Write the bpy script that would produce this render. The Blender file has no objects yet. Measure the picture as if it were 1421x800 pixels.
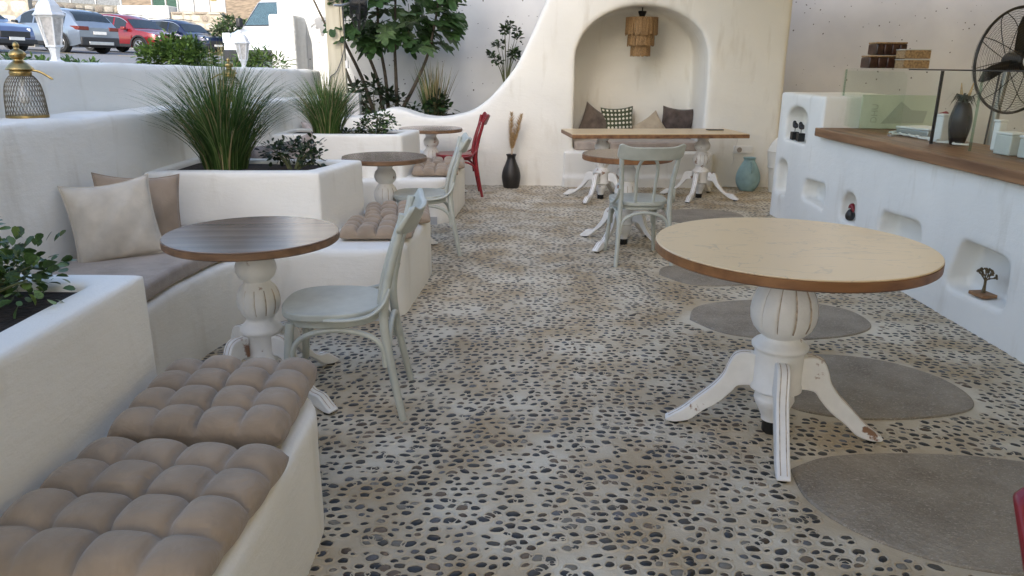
import bpy, bmesh, math, random
import numpy as np
from mathutils import Vector, Matrix
R = math.radians
rnd = random.Random(7)
sc = bpy.context.scene
COL = sc.collection

# ------------------------------------------------------------------ camera
cam_d = bpy.data.cameras.new('camera'); cam = bpy.data.objects.new('camera', cam_d); COL.objects.link(cam)
cam_d.sensor_width = 36; cam_d.lens = 36 * 1038 / 1421; cam_d.clip_start = .05; cam_d.clip_end = 600
P, RO = R(16.7), R(.45)
up = Vector((0, math.sin(P), math.cos(P))); fw = Vector((0, math.cos(P), -math.sin(P))); rt = Vector((1, 0, 0))
cx = rt * math.cos(RO) + up * math.sin(RO); cy = up * math.cos(RO) - rt * math.sin(RO)
cam.matrix_world = Matrix(((cx.x, cy.x, -fw.x, 0), (cx.y, cy.y, -fw.y, 0), (cx.z, cy.z, -fw.z, 1.4), (0, 0, 0, 1)))
sc.camera = cam
# ------------------------------------------------------------------ sky, sun, exposure
SUN_EL, SUN_AZ = 30.0, 8.0          # azimuth: degrees to the left of straight behind the camera
w = bpy.data.worlds.new('World'); sc.world = w; w.use_nodes = True
nt = w.node_tree; bg = nt.nodes['Background']
sky = nt.nodes.new('ShaderNodeTexSky'); sky.sky_type = 'NISHITA'; sky.sun_disc = False
sky.sun_elevation = R(SUN_EL); sky.sun_rotation = R(180 + SUN_AZ); sky.air_density = 1.0; sky.dust_density = 1.5; sky.ozone_density = .5
nt.links.new(sky.outputs[0], bg.inputs[0]); bg.inputs[1].default_value = .15
sl = bpy.data.lights.new('sun', 'SUN'); sl.energy = 2.0; sl.angle = R(.5); sl.color = (1, .95, .87)
so = bpy.data.objects.new('sun', sl); COL.objects.link(so)
tosun = Vector((-math.sin(R(SUN_AZ)) * math.cos(R(SUN_EL)), -math.cos(R(SUN_AZ)) * math.cos(R(SUN_EL)), math.sin(R(SUN_EL))))
so.rotation_euler = tosun.to_track_quat('Z', 'Y').to_euler(); so.location = (0, 0, 30)
vs = sc.view_settings; vs.view_transform = 'Standard'; vs.look = 'None'; vs.gamma = 1; vs.exposure = 1.46; vs.use_curve_mapping = False
sc.cycles.max_bounces = 8; sc.cycles.diffuse_bounces = 5; sc.cycles.transparent_max_bounces = 12

# ------------------------------------------------------------------ materials
MATS = {}
def mat(name, base, rough=.7, var=.12, scale=6., bump=0., bscale=60., metal=0., spec=.5, stretch=None, base2=None, lo=.35, hi=.65, sheen=0., detail=5., coat=0., bdist=.01):
    m = bpy.data.materials.new(name); m.use_nodes = True; n = m.node_tree.nodes; l = m.node_tree.links
    b = n['Principled BSDF']; b.inputs['Roughness'].default_value = rough; b.inputs['Metallic'].default_value = metal
    b.inputs['Specular IOR Level'].default_value = spec
    if sheen: b.inputs['Sheen Weight'].default_value = sheen; b.inputs['Sheen Roughness'].default_value = .5
    if coat: b.inputs['Coat Weight'].default_value = coat; b.inputs['Coat Roughness'].default_value = .08
    tc = n.new('ShaderNodeTexCoord'); src = tc.outputs['Object']
    if stretch:
        mp = n.new('ShaderNodeMapping'); mp.inputs['Scale'].default_value = stretch; l.new(src, mp.inputs[0]); src = mp.outputs[0]
    nz = n.new('ShaderNodeTexNoise'); nz.inputs['Scale'].default_value = scale; nz.inputs['Detail'].default_value = detail; l.new(src, nz.inputs['Vector'])
    cr = n.new('ShaderNodeValToRGB'); l.new(nz.outputs['Fac'], cr.inputs[0])
    a, c2 = (tuple(x * (1 - var) for x in base), tuple(min(1, x * (1 + var)) for x in base)) if base2 is None else (base, base2)
    cr.color_ramp.elements[0].position = lo; cr.color_ramp.elements[1].position = hi
    cr.color_ramp.elements[0].color = (*a, 1); cr.color_ramp.elements[1].color = (*c2, 1)
    l.new(cr.outputs[0], b.inputs['Base Color'])
    if bump:
        n2 = n.new('ShaderNodeTexNoise'); n2.inputs['Scale'].default_value = bscale; n2.inputs['Detail'].default_value = 6; l.new(src, n2.inputs['Vector'])
        bp = n.new('ShaderNodeBump'); bp.inputs['Strength'].default_value = bump; bp.inputs['Distance'].default_value = bdist
        l.new(n2.outputs['Fac'], bp.inputs['Height']); l.new(bp.outputs[0], b.inputs['Normal'])
    MATS[name] = m
    return m
def nodes_of(name):
    m = MATS[name]; return m, m.node_tree.nodes, m.node_tree.links, m.node_tree.nodes['Principled BSDF']

def plaster(name, base, bump=.25):
    m = mat(name, base, .85, .045, 1.3, 0, spec=.3)
    _, n, l, b = nodes_of(name)
    tc = n.new('ShaderNodeTexCoord')
    a = n.new('ShaderNodeTexNoise'); a.inputs['Scale'].default_value = 9; a.inputs['Detail'].default_value = 8; a.inputs['Roughness'].default_value = .62
    c = n.new('ShaderNodeTexNoise'); c.inputs['Scale'].default_value = 130; c.inputs['Detail'].default_value = 3
    mp = n.new('ShaderNodeMapping'); mp.inputs['Scale'].default_value = (1, 1, 2.6)
    l.new(tc.outputs['Object'], mp.inputs[0]); l.new(mp.outputs[0], a.inputs['Vector']); l.new(tc.outputs['Object'], c.inputs['Vector'])
    ad = n.new('ShaderNodeMath'); ad.operation = 'MULTIPLY_ADD'; ad.inputs[1].default_value = .14
    l.new(c.outputs['Fac'], ad.inputs[0]); l.new(a.outputs['Fac'], ad.inputs[2])
    bp = n.new('ShaderNodeBump'); bp.inputs['Strength'].default_value = bump; bp.inputs['Distance'].default_value = .02
    l.new(ad.outputs[0], bp.inputs['Height']); l.new(bp.outputs[0], b.inputs['Normal'])
    # faint grubby streaks
    st = n.new('ShaderNodeTexNoise'); st.inputs['Scale'].default_value = 5; st.inputs['Detail'].default_value = 6
    mp2 = n.new('ShaderNodeMapping'); mp2.inputs['Scale'].default_value = (1.6, 1.6, .35); l.new(tc.outputs['Object'], mp2.inputs[0]); l.new(mp2.outputs[0], st.inputs['Vector'])
    rp = n.new('ShaderNodeValToRGB'); rp.color_ramp.elements[0].position = .58; rp.color_ramp.elements[1].position = .85
    rp.color_ramp.elements[0].color = (1, 1, 1, 1); rp.color_ramp.elements[1].color = (.80, .77, .72, 1); l.new(st.outputs['Fac'], rp.inputs[0])
    mx = n.new('ShaderNodeMix'); mx.data_type = 'RGBA'; mx.blend_type = 'MULTIPLY'; mx.inputs[0].default_value = 1
    old = b.inputs['Base Color'].links[0].from_socket
    l.new(old, mx.inputs[6]); l.new(rp.outputs[0], mx.inputs[7]); l.new(mx.outputs[2], b.inputs['Base Color'])
    return m
plaster('plaster', (.81, .79, .73))
plaster('plaster_rough', (.64, .64, .63), .9)
plaster('skirting_grey', (.42, .43, .44))

def concrete_wall():
    m = mat('concrete_wall', (.62, .62, .62), .8, .10, 1.1, 0, spec=.3, base2=(.76, .755, .74))
    _, n, l, b = nodes_of('concrete_wall')
    tc = n.new('ShaderNodeTexCoord'); v = n.new('ShaderNodeTexVoronoi'); v.inputs['Scale'].default_value = 15; v.inputs['Randomness'].default_value = 1
    nz = n.new('ShaderNodeTexNoise'); nz.inputs['Scale'].default_value = 30
    l.new(tc.outputs['Object'], nz.inputs['Vector'])
    mxv = n.new('ShaderNodeMix'); mxv.data_type = 'VECTOR'; mxv.inputs[0].default_value = .02
    l.new(tc.outputs['Object'], mxv.inputs[4]); l.new(nz.outputs['Color'], mxv.inputs[5]); l.new(mxv.outputs[1], v.inputs['Vector'])
    # only some cells carry a hole
    sep = n.new('ShaderNodeSeparateColor'); l.new(v.outputs['Color'], sep.inputs[0])
    mr = n.new('ShaderNodeMapRange'); mr.inputs[1].default_value = 0; mr.inputs[2].default_value = 1; mr.inputs[3].default_value = .01; mr.inputs[4].default_value = .17
    pw = n.new('ShaderNodeMath'); pw.operation = 'POWER'; pw.inputs[1].default_value = 2.0; l.new(sep.outputs[0], pw.inputs[0]); l.new(pw.outputs[0], mr.inputs[0])
    ls = n.new('ShaderNodeMath'); ls.operation = 'LESS_THAN'; l.new(v.outputs['Distance'], ls.inputs[0]); l.new(mr.outputs[0], ls.inputs[1])
    mx = n.new('ShaderNodeMix'); mx.data_type = 'RGBA'; old = b.inputs['Base Color'].links[0].from_socket
    l.new(ls.outputs[0], mx.inputs[0]); l.new(old, mx.inputs[6]); mx.inputs[7].default_value = (.16, .15, .14, 1); l.new(mx.outputs[2], b.inputs['Base Color'])
    inv = n.new('ShaderNodeMath'); inv.operation = 'MULTIPLY_ADD'; inv.inputs[1].default_value = -1; inv.inputs[2].default_value = 1; l.new(ls.outputs[0], inv.inputs[0])
    n3 = n.new('ShaderNodeTexNoise'); n3.inputs['Scale'].default_value = 22; n3.inputs['Detail'].default_value = 8; l.new(tc.outputs['Object'], n3.inputs['Vector'])
    ad = n.new('ShaderNodeMath'); ad.operation = 'MULTIPLY_ADD'; ad.inputs[1].default_value = .4; l.new(n3.outputs['Fac'], ad.inputs[0]); l.new(inv.outputs[0], ad.inputs[2])
    bp = n.new('ShaderNodeBump'); bp.inputs['Strength'].default_value = .5; bp.inputs['Distance'].default_value = .008
    l.new(ad.outputs[0], bp.inputs['Height']); l.new(bp.outputs[0], b.inputs['Normal'])
concrete_wall()

def distressed():
    m = mat('white_paint_worn', (.80, .79, .76), .45, .05, 12, .15, 90, spec=.5)
    _, n, l, b = nodes_of('white_paint_worn')
    tc = n.new('ShaderNodeTexCoord'); nz = n.new('ShaderNodeTexNoise'); nz.inputs['Scale'].default_value = 9; nz.inputs['Detail'].default_value = 8; nz.inputs['Roughness'].default_value = .6
    oi = n.new('ShaderNodeObjectInfo'); ad = n.new('ShaderNodeVectorMath'); ad.operation = 'MULTIPLY_ADD'
    ad.inputs[1].default_value = (7, 7, 7); l.new(oi.outputs['Random'], ad.inputs[0]); l.new(tc.outputs['Object'], ad.inputs[2]); l.new(ad.outputs[0], nz.inputs['Vector'])
    rp = n.new('ShaderNodeValToRGB'); rp.color_ramp.elements[0].position = .625; rp.color_ramp.elements[1].position = .665
    rp.color_ramp.elements[0].color = (0, 0, 0, 1); rp.color_ramp.elements[1].color = (1, 1, 1, 1); l.new(nz.outputs['Fac'], rp.inputs[0])
    mx = n.new('ShaderNodeMix'); mx.data_type = 'RGBA'; old = b.inputs['Base Color'].links[0].from_socket
    l.new(rp.outputs[0], mx.inputs[0]); l.new(old, mx.inputs[6]); mx.inputs[7].default_value = (.26, .14, .08, 1); l.new(mx.outputs[2], b.inputs['Base Color'])
distressed()
mat('worn_groove', (.45, .37, .29), .6, .35, 40)

def wood(name, c1, c2, rough, axis=0, sc_=3., coat=0., fine=1.):
    s = [16 * fine, 16 * fine, 16 * fine]; s[axis] = 1.0
    return mat(name, c1, rough, 0, sc_, .03, 30, stretch=tuple(s), base2=c2, lo=.32, hi=.68, detail=8, coat=coat, bdist=.002)
wood('walnut_top', (.19, .132, .096), (.29, .21, .155), .2, 0, 1.6)
wood('walnut_edge', (.13, .07, .035), (.24, .135, .07), .45, 0, 2)
wood('chestnut_edge', (.15, .062, .022), (.27, .125, .045), .45, 0, 1.5)
wood('counter_wood', (.13, .058, .025), (.30, .155, .07), .5, 1, 1.3)
wood('post_wood', (.50, .45, .33), (.60, .55, .43), .55, 2, 1.2)
wood('small_wood', (.2, .1, .045), (.33, .18, .085), .6, 0, 3)
def cream():
    mat('cream_top', (.66, .50, .30), .28, .03, 2.2, 0, spec=.5)
    _, n, l, b = nodes_of('cream_top')
    tc = n.new('ShaderNodeTexCoord'); d = n.new('ShaderNodeTexNoise'); d.inputs['Scale'].default_value = 2.5; d.inputs['Detail'].default_value = 6; l.new(tc.outputs['Object'], d.inputs['Vector'])
    mp = n.new('ShaderNodeMapping'); mp.inputs['Rotation'].default_value = (0, 0, .7); mp.inputs['Scale'].default_value = (1, 2.4, 1); l.new(tc.outputs['Object'], mp.inputs[0])
    nz = n.new('ShaderNodeTexNoise'); nz.inputs['Scale'].default_value = 2.6; nz.inputs['Detail'].default_value = 7; nz.inputs['Distortion'].default_value = 1.2; l.new(mp.outputs[0], nz.inputs['Vector'])
    rp = n.new('ShaderNodeValToRGB'); e = rp.color_ramp.elements; e[0].position = .488; e[0].color = (0, 0, 0, 1); e[1].position = .512; e[1].color = (0, 0, 0, 1); q = e.new(.5); q.color = (1, 1, 1, 1)
    l.new(nz.outputs['Fac'], rp.inputs[0])
    mu = n.new('ShaderNodeMath'); mu.operation = 'MULTIPLY'; l.new(rp.outputs[0], mu.inputs[0]); l.new(d.outputs['Fac'], mu.inputs[1])
    mx = n.new('ShaderNodeMix'); mx.data_type = 'RGBA'; old = b.inputs['Base Color'].links[0].from_socket
    l.new(mu.outputs[0], mx.inputs[0]); l.new(old, mx.inputs[6]); mx.inputs[7].default_value = (.36, .30, .23, 1); l.new(mx.outputs[2], b.inputs['Base Color'])
cream()
mat('sage_paint', (.44, .46, .415), .42, .07, 14, .06, 80)
mat('red_paint', (.21, .010, .016), .32, .1, 14, .04, 80)

def fabric(name, base, scale=420, var=.12, wr=.25):
    mat(name, base, .92, var, 9, 0, spec=.15, sheen=.25)
    _, n, l, b = nodes_of(name)
    tc = n.new('ShaderNodeTexCoord')
    w1 = n.new('ShaderNodeTexWave'); w1.inputs['Scale'].default_value = scale; w1.bands_direction = 'X'; w1.inputs['Distortion'].default_value = 1.5
    w2 = n.new('ShaderNodeTexWave'); w2.inputs['Scale'].default_value = scale; w2.bands_direction = 'Y'; w2.inputs['Distortion'].default_value = 1.5
    nz = n.new('ShaderNodeTexNoise'); nz.inputs['Scale'].default_value = 14; nz.inputs['Detail'].default_value = 3; nz.inputs['Distortion'].default_value = .6
    for q in (w1, w2, nz): l.new(tc.outputs['Object'], q.inputs['Vector'])
    a = n.new('ShaderNodeMath'); a.operation = 'ADD'; l.new(w1.outputs['Fac'], a.inputs[0]); l.new(w2.outputs['Fac'], a.inputs[1])
    b1 = n.new('ShaderNodeBump'); b1.inputs['Strength'].default_value = .2; b1.inputs['Distance'].default_value = .0015; l.new(a.outputs[0], b1.inputs['Height'])
    b2 = n.new('ShaderNodeBump'); b2.inputs['Strength'].default_value = wr; b2.inputs['Distance'].default_value = .02; l.new(nz.outputs['Fac'], b2.inputs['Height']); l.new(b1.outputs[0], b2.inputs['Normal'])
    l.new(b2.outputs[0], b.inputs['Normal'])
fabric('taupe_cotton', (.31, .242, .178), wr=.45)
fabric('seat_grey', (.37, .31, .26))
fabric('linen', (.58, .52, .43), 300)
fabric('tan_cloth', (.33, .25, .18), 300)
fabric('brown_velvet', (.13, .105, .09), 300, .3, .8)
fabric('beige_cloth', (.43, .36, .27), 300)
fabric('dark_velvet', (.09, .07, .062), 300, .35, .8)
fabric('dot_green', (.07, .085, .05), 300)
fabric('dot_white', (.72, .70, .62), 300)
fabric('pattern_cloth', (.5, .42, .38), 90, .5)

# floor
def mortar_mat():
    mat('mortar', (.53, .47, .365), .7, 0, .8, 0, base2=(.69, .635, .52), lo=.3, hi=.72, spec=.35)
    _, n, l, b = nodes_of('mortar')
    tc = n.new('ShaderNodeTexCoord')
    a = n.new('ShaderNodeTexNoise'); a.inputs['Scale'].default_value = 45; a.inputs['Detail'].default_value = 8; a.inputs['Roughness'].default_value = .65
    l.new(tc.outputs['Object'], a.inputs['Vector'])
    bp = n.new('ShaderNodeBump'); bp.inputs['Strength'].default_value = .55; bp.inputs['Distance'].default_value = .008; l.new(a.outputs['Fac'], bp.inputs['Height']); l.new(bp.outputs[0], b.inputs['Normal'])
    st = n.new('ShaderNodeTexNoise'); st.inputs['Scale'].default_value = 3.2; st.inputs['Detail'].default_value = 7; l.new(tc.outputs['Object'], st.inputs['Vector'])
    rp = n.new('ShaderNodeValToRGB'); rp.color_ramp.elements[0].position = .36; rp.color_ramp.elements[1].position = .62
    rp.color_ramp.elements[0].color = (.74, .65, .53, 1); rp.color_ramp.elements[1].color = (1, 1, 1, 1); l.new(st.outputs['Fac'], rp.inputs[0])
    mx = n.new('ShaderNodeMix'); mx.data_type = 'RGBA'; mx.blend_type = 'MULTIPLY'; mx.inputs[0].default_value = 1; old = b.inputs['Base Color'].links[0].from_socket
    l.new(old, mx.inputs[6]); l.new(rp.outputs[0], mx.inputs[7]); l.new(mx.outputs[2], b.inputs['Base Color'])
mortar_mat()
PEB = []
for i, (c, r) in enumerate([((.014, .014, .014), .42), ((.020, .021, .023), .45), ((.035, .039, .045), .5), ((.06, .057, .05), .5), ((.07, .048, .03), .5), ((.19, .175, .145), .6), ((.018, .016, .014), .36), ((.11, .11, .115), .5), ((.15, .11, .075), .55)]):
    mat('pebble_%d' % i, c, r, .45, 70, .12, 200); PEB.append('pebble_%d' % i)
def slab_mat():
    mat('slab_stone', (.205, .172, .132), .65, 0, 5, 1.0, 60, base2=(.325, .28, .22), lo=.3, hi=.7, spec=.4)
    _, n, l, b = nodes_of('slab_stone')
    tc = n.new('ShaderNodeTexCoord'); mp = n.new('ShaderNodeMapping'); mp.inputs['Scale'].default_value = (1, 2.2, 1); l.new(tc.outputs['Object'], mp.inputs[0])
    v = n.new('ShaderNodeTexNoise'); v.inputs['Scale'].default_value = 60; v.inputs['Detail'].default_value = 4; v.inputs['Distortion'].default_value = 2; l.new(mp.outputs[0], v.inputs['Vector'])
    rp = n.new('ShaderNodeValToRGB'); rp.color_ramp.elements[0].position = .54; rp.color_ramp.elements[1].position = .66
    rp.color_ramp.elements[0].color = (0, 0, 0, 1); rp.color_ramp.elements[1].color = (1, 1, 1, 1); l.new(v.outputs['Fac'], rp.inputs[0])
    mx = n.new('ShaderNodeMix'); mx.data_type = 'RGBA'; old = b.inputs['Base Color'].links[0].from_socket
    l.new(rp.outputs[0], mx.inputs[0]); l.new(old, mx.inputs[6]); mx.inputs[7].default_value = (.42, .375, .305, 1); l.new(mx.outputs[2], b.inputs['Base Color'])
slab_mat()
mat('shade_canopy', (.83, .71, .47), .8, .06, 3, .1, 30)  # cloth of the added awning, translucent so sun above warms the light below
_, n, l, b = nodes_of('shade_canopy'); t = n.new('ShaderNodeBsdfTranslucent'); mx = n.new('ShaderNodeMixShader'); mx.inputs[0].default_value = .65
l.new(b.inputs['Base Color'].links[0].from_socket, t.inputs[0]); l.new(b.outputs[0], mx.inputs[1]); l.new(t.outputs[0], mx.inputs[2]); l.new(mx.outputs[0], n['Material Output'].inputs[0])
mat('soil', (.018, .012, .009), .95, .5, 30, 1, 60)
mat('asphalt', (.16, .16, .165), .85, .12, 3, .2, 90)
mat('paver_grey', (.17, .17, .175), .85, .12, 20, .2, 90)
mat('road_yellow', (.60, .40, .08), .7, .2, 9)
mat('earth', (.26, .19, .12), .95, .3, 3, .6, 12)
mat('black_iron', (.012, .012, .012), .4, .2, 20)
mat('brass', (.38, .28, .12), .36, .2, 30, .05, 60, metal=1)
mat('brass_wire', (.17, .145, .10), .6, .2, 30, 0, metal=.4)
mat('bulb_glass', (.8, .8, .78), .1, .05, 5)
mat('white_metal', (.80, .81, .82), .35, .03, 6)
mat('lamp_pane', (.60, .58, .56), .3, .2, 30)
mat('black_ceramic', (.02, .018, .017), .45, .2, 12)
mat('black_gloss', (.012, .011, .011), .22, .2, 12, spec=.3)
mat('blue_glaze', (.27, .42, .45), .5, .18, 7, .15, 30)
mat('raffia', (.28, .17, .075), .8, .35, 90, .3, 120)
mat('pampas', (.50, .34, .17), .9, .25, 40)
mat('white_plastic', (.78, .77, .74), .4, .03, 6)
mat('jar_dark', (.045, .018, .012), .3, .5, 25)
mat('oats', (.33, .21, .10), .7, .35, 60)
mat('container_clear', (.55, .56, .52), .3, .08, 6)
mat('sign_sage', (.55, .58, .44), .6, .05, 4)
mat('sign_print', (.40, .42, .33), .6, .05, 4)
mat('steel_grey', (.45, .45, .45), .35, .05, 10, metal=.8)
mat('blue_print', (.10, .28, .55), .4, .1, 8)
mat('figure_bronze', (.14, .10, .05), .4, .3, 50, metal=.6)
mat('cable', (.08, .08, .085), .5, .1, 5)
mat('white_cable', (.72, .71, .68), .5, .03, 5)
def leafmat(name, c, rough=.45, tr=.25):
    m = mat(name, c, rough, .35, 5, 0, spec=.4)
    _, n, l, b = nodes_of(name)
    oi = n.new('ShaderNodeObjectInfo'); hs = n.new('ShaderNodeHueSaturation'); old = b.inputs['Base Color'].links[0].from_socket
    mr = n.new('ShaderNodeMapRange'); mr.inputs[3].default_value = .7; mr.inputs[4].default_value = 1.35; l.new(oi.outputs['Random'], mr.inputs[0]); l.new(mr.outputs[0], hs.inputs['Value'])
    l.new(old, hs.inputs['Color']); l.new(hs.outputs[0], b.inputs['Base Color'])
    t = n.new('ShaderNodeBsdfTranslucent'); l.new(hs.outputs[0], t.inputs['Color']); mx = n.new('ShaderNodeMixShader'); mx.inputs[0].default_value = tr
    out = n['Material Output']; l.new(b.outputs[0], mx.inputs[1]); l.new(t.outputs[0], mx.inputs[2]); l.new(mx.outputs[0], out.inputs[0])
leafmat('leaf_jade', (.045, .085, .025), .35, .12)
leafmat('leaf_jade_light', (.11, .17, .045), .35, .15)
leafmat('leaf_fig', (.045, .095, .03))
leafmat('leaf_fig_pale', (.085, .135, .055))
leafmat('leaf_dark', (.022, .04, .016))
leafmat('leaf_bright', (.12, .20, .045))
leafmat('leaf_mid', (.07, .13, .035))
leafmat('blade_green', (.06, .125, .03), .5, .3)
leafmat('blade_light', (.15, .22, .07), .5, .3)
leafmat('blade_dry', (.34, .28, .14), .6, .2)
leafmat('leaf_olive', (.09, .12, .06))
mat('bark', (.07, .055, .04), .9, .3, 20, .6, 40)
mat('stem_green', (.09, .10, .04), .7, .2, 20)

def glass_mat(name, tint, refl=.5):
    m = bpy.data.materials.new(name); m.use_nodes = True; n = m.node_tree.nodes; l = m.node_tree.links; n.remove(n['Principled BSDF'])
    t = n.new('ShaderNodeBsdfTransparent'); t.inputs[0].default_value = (*tint, 1)
    g = n.new('ShaderNodeBsdfGlossy'); g.inputs['Roughness'].default_value = .02
    lw = n.new('ShaderNodeLayerWeight'); lw.inputs[0].default_value = .5
    pw = n.new('ShaderNodeMath'); pw.operation = 'POWER'; pw.inputs[1].default_value = 4.5; l.new(lw.outputs['Facing'], pw.inputs[0])
    f = n.new('ShaderNodeMath'); f.operation = 'MULTIPLY_ADD'; f.inputs[1].default_value = .3; f.inputs[2].default_value = .01; l.new(pw.outputs[0], f.inputs[0])
    mx = n.new('ShaderNodeMixShader'); l.new(f.outputs[0], mx.inputs[0]); l.new(t.outputs[0], mx.inputs[1]); l.new(g.outputs[0], mx.inputs[2]); l.new(mx.outputs[0], n['Material Output'].inputs[0])
    MATS[name] = m
glass_mat('pane_glass', (.965, .985, .97))
glass_mat('pane_edge', (.72, .82, .76))
# street
def carpaint(name, c, metal=.3): mat(name, c, .28, .03, 3, 0, metal=metal, coat=.8)
carpaint('paint_silver', (.22, .26, .32), .55); carpaint('paint_red', (.20, .008, .012)); carpaint('paint_blue', (.008, .013, .045)); carpaint('paint_white', (.62, .64, .66), 0); carpaint('paint_steelblue', (.10, .13, .24), .4)
mat('car_glass', (.02, .026, .032), .06, .1, 2); mat('car_trim', (.022, .022, .024), .55, .1, 8); mat('tyre', (.014, .014, .014), .8, .1, 20); mat('rim_metal', (.55, .56, .58), .3, .05, 9, metal=.8)
mat('headlight', (.75, .78, .80), .1, .05, 4); mat('taillight', (.14, .03, .025), .15, .1, 4); mat('plate', (.74, .72, .68), .5, .05, 9)
mat('van_blind', (.06, .10, .12), .3, .5, 8, stretch=(6, 6, .3))
mat('rubble', (.33, .29, .23), .9, .3, 4, .6, 20); mat('rubble_b', (.42, .38, .32), .9, .2, 5, .6, 20); mat('rubble_c', (.25, .21, .17), .9, .25, 5, .6, 20); mat('wall_joint', (.30, .27, .22), .95, .2, 6, .5, 30)
mat('house_white', (.60, .59, .57), .85, .05, 2, .1, 30); mat('fence_green', (.03, .075, .055), .8, .2, 8); mat('fence_post', (.45, .45, .44), .5, .1, 5); mat('window_dark', (.03, .035, .04), .15, .2, 3)
mat('shade_house_cream', (.66, .54, .38), .85, .05, 2, .1, 30)  # warm cream for the added house, to tint its bounced light
mat('house_far', (.36, .355, .34), .85, .1, 1, .1, 30)
mat('yellow_sign', (.75, .52, .06), .5, .05, 5); mat('fence_mesh_grey', (.20, .21, .215), .8, .2, 10)

# ------------------------------------------------------------------ builders
class MB:
    def __init__(s): s.v = []; s.f = []; s.m = []
    def add(s, vs_, fs, mi=0):
        o = len(s.v); s.v += [tuple(q) for q in vs_]; s.f += [tuple(i + o for i in f) for f in fs]; s.m += [mi] * len(fs); return s
    def box(s, x0, x1, y0, y1, z0, z1, mi=0, rz=0, c=None, M=None):
        p = [(x, y, z) for z in (z0, z1) for (x, y) in ((x0, y0), (x1, y0), (x1, y1), (x0, y1))]
        if rz:
            c = c or ((x0 + x1) / 2, (y0 + y1) / 2); ca, sa = math.cos(rz), math.sin(rz)
            p = [(c[0] + (x - c[0]) * ca - (y - c[1]) * sa, c[1] + (x - c[0]) * sa + (y - c[1]) * ca, z) for x, y, z in p]
        if M: p = [M @ Vector(q) for q in p]
        return s.add(p, [(3, 2, 1, 0), (4, 5, 6, 7), (0, 1, 5, 4), (1, 2, 6, 5), (2, 3, 7, 6), (3, 0, 4, 7)], mi)
    def prism(s, poly, z0, z1, mi=0, M=None):
        n = len(poly)
        ar = sum(poly[i][0] * poly[(i + 1) % n][1] - poly[(i + 1) % n][0] * poly[i][1] for i in range(n))
        if ar < 0: poly = poly[::-1]
        p = [Vector((x, y, z0)) for x, y in poly] + [Vector((x, y, z1)) for x, y in poly]
        if M: p = [M @ q for q in p]
        return s.add(p, [tuple(range(n - 1, -1, -1)), tuple(range(n, 2 * n))] + [(i, (i + 1) % n, n + (i + 1) % n, n + i) for i in range(n)], mi)
    def tube(s, pts, rad, n=8, mi=0, closed=False, cap=True, flat=None):
        pts = [Vector(p) for p in pts]; k = len(pts); rad = [rad] * k if not hasattr(rad, '__len__') else rad
        V = []; prev = None
        for i, p in enumerate(pts):
            if closed: t = pts[(i + 1) % k] - pts[i - 1]
            else: t = pts[min(i + 1, k - 1)] - pts[max(i - 1, 0)]
            t = t.normalized() if t.length > 1e-9 else Vector((0, 0, 1))
            if prev is None:
                a = Vector((0, 0, 1)) if abs(t.z) < .9 else Vector((1, 0, 0)); u = t.cross(a).normalized()
            else: u = (prev - t * prev.dot(t)).normalized()
            prev = u; w_ = t.cross(u)
            fx, fy = flat if flat else (1, 1)
            for j in range(n):
                a = 2 * math.pi * j / n; V.append(p + (u * math.cos(a) * fx + w_ * math.sin(a) * fy) * rad[i])
        F = []
        for i in range(k if closed else k - 1):
            i2 = (i + 1) % k
            for j in range(n): F.append((i * n + j, i * n + (j + 1) % n, i2 * n + (j + 1) % n, i2 * n + j))
        if cap and not closed: F += [tuple(range(n - 1, -1, -1)), tuple((k - 1) * n + j for j in range(n))]
        return s.add(V, F, mi)
    def lathe(s, prof, n=32, mi=0, c=(0, 0, 0), fn=None, gm=None):
        V = []; k = len(prof)
        for (r, z) in prof:
            for j in range(n):
                a = 2 * math.pi * j / n; rr = r * (fn(a, z, j) if fn else 1); V.append((c[0] + rr * math.cos(a), c[1] + rr * math.sin(a), c[2] + z))
        o = len(s.v); s.v += V
        for i in range(k - 1):
            for j in range(n):
                s.f.append((o + i * n + j, o + i * n + (j + 1) % n, o + (i + 1) * n + (j + 1) % n, o + (i + 1) * n + j)); s.m.append(gm(prof[i][1], j) if gm else mi)
        for i, rev in ((0, 1), (k - 1, 0)):
            if prof[i][0] > 1e-4:
                f = tuple(o + i * n + j for j in range(n)); s.f.append(f[::-1] if rev else f); s.m.append(mi)
        return s
    def mesh(s, name, mats, smooth=True):
        me = bpy.data.meshes.new(name); me.from_pydata(s.v, [], s.f); me.update()
        for m in ([mats] if isinstance(mats, str) else mats): me.materials.append(MATS[m])
        me.polygons.foreach_set('material_index', s.m)
        if smooth: me.polygons.foreach_set('use_smooth', [True] * len(s.f))
        return me
    def build(s, name, mats, parent=None, smooth=True, bevel=0, angle=40, seg=2, loc=None):
        me = s.mesh(name, mats, smooth)
        bm = bmesh.new(); bm.from_mesh(me); bmesh.ops.recalc_face_normals(bm, faces=bm.faces); bm.to_mesh(me); bm.free()
        o = link(name, me, parent)
        if bevel:
            b = o.modifiers.new('bevel', 'BEVEL'); b.width = bevel; b.segments = seg; b.limit_method = 'ANGLE'; b.angle_limit = R(35)
        if smooth: me.set_sharp_from_angle(angle=R(angle))
        if loc: o.location = loc
        return o
def link(name, me, parent=None):
    o = bpy.data.objects.new(name, me); COL.objects.link(o); o.parent = parent; return o
def tag(o, label=None, cat=None, group=None, kind=None):
    if label: o['label'] = label
    if cat: o['category'] = cat
    if group: o['group'] = group
    if kind: o['kind'] = kind
    return o
def thing(name, label, cat, loc=(0, 0, 0), rz=0, group=None, rot=None):
    o = bpy.data.objects.new(name, None); COL.objects.link(o); o.empty_display_size = .1
    o.location = loc; o.rotation_euler = rot or (0, 0, rz); return tag(o, label, cat, group)
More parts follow.
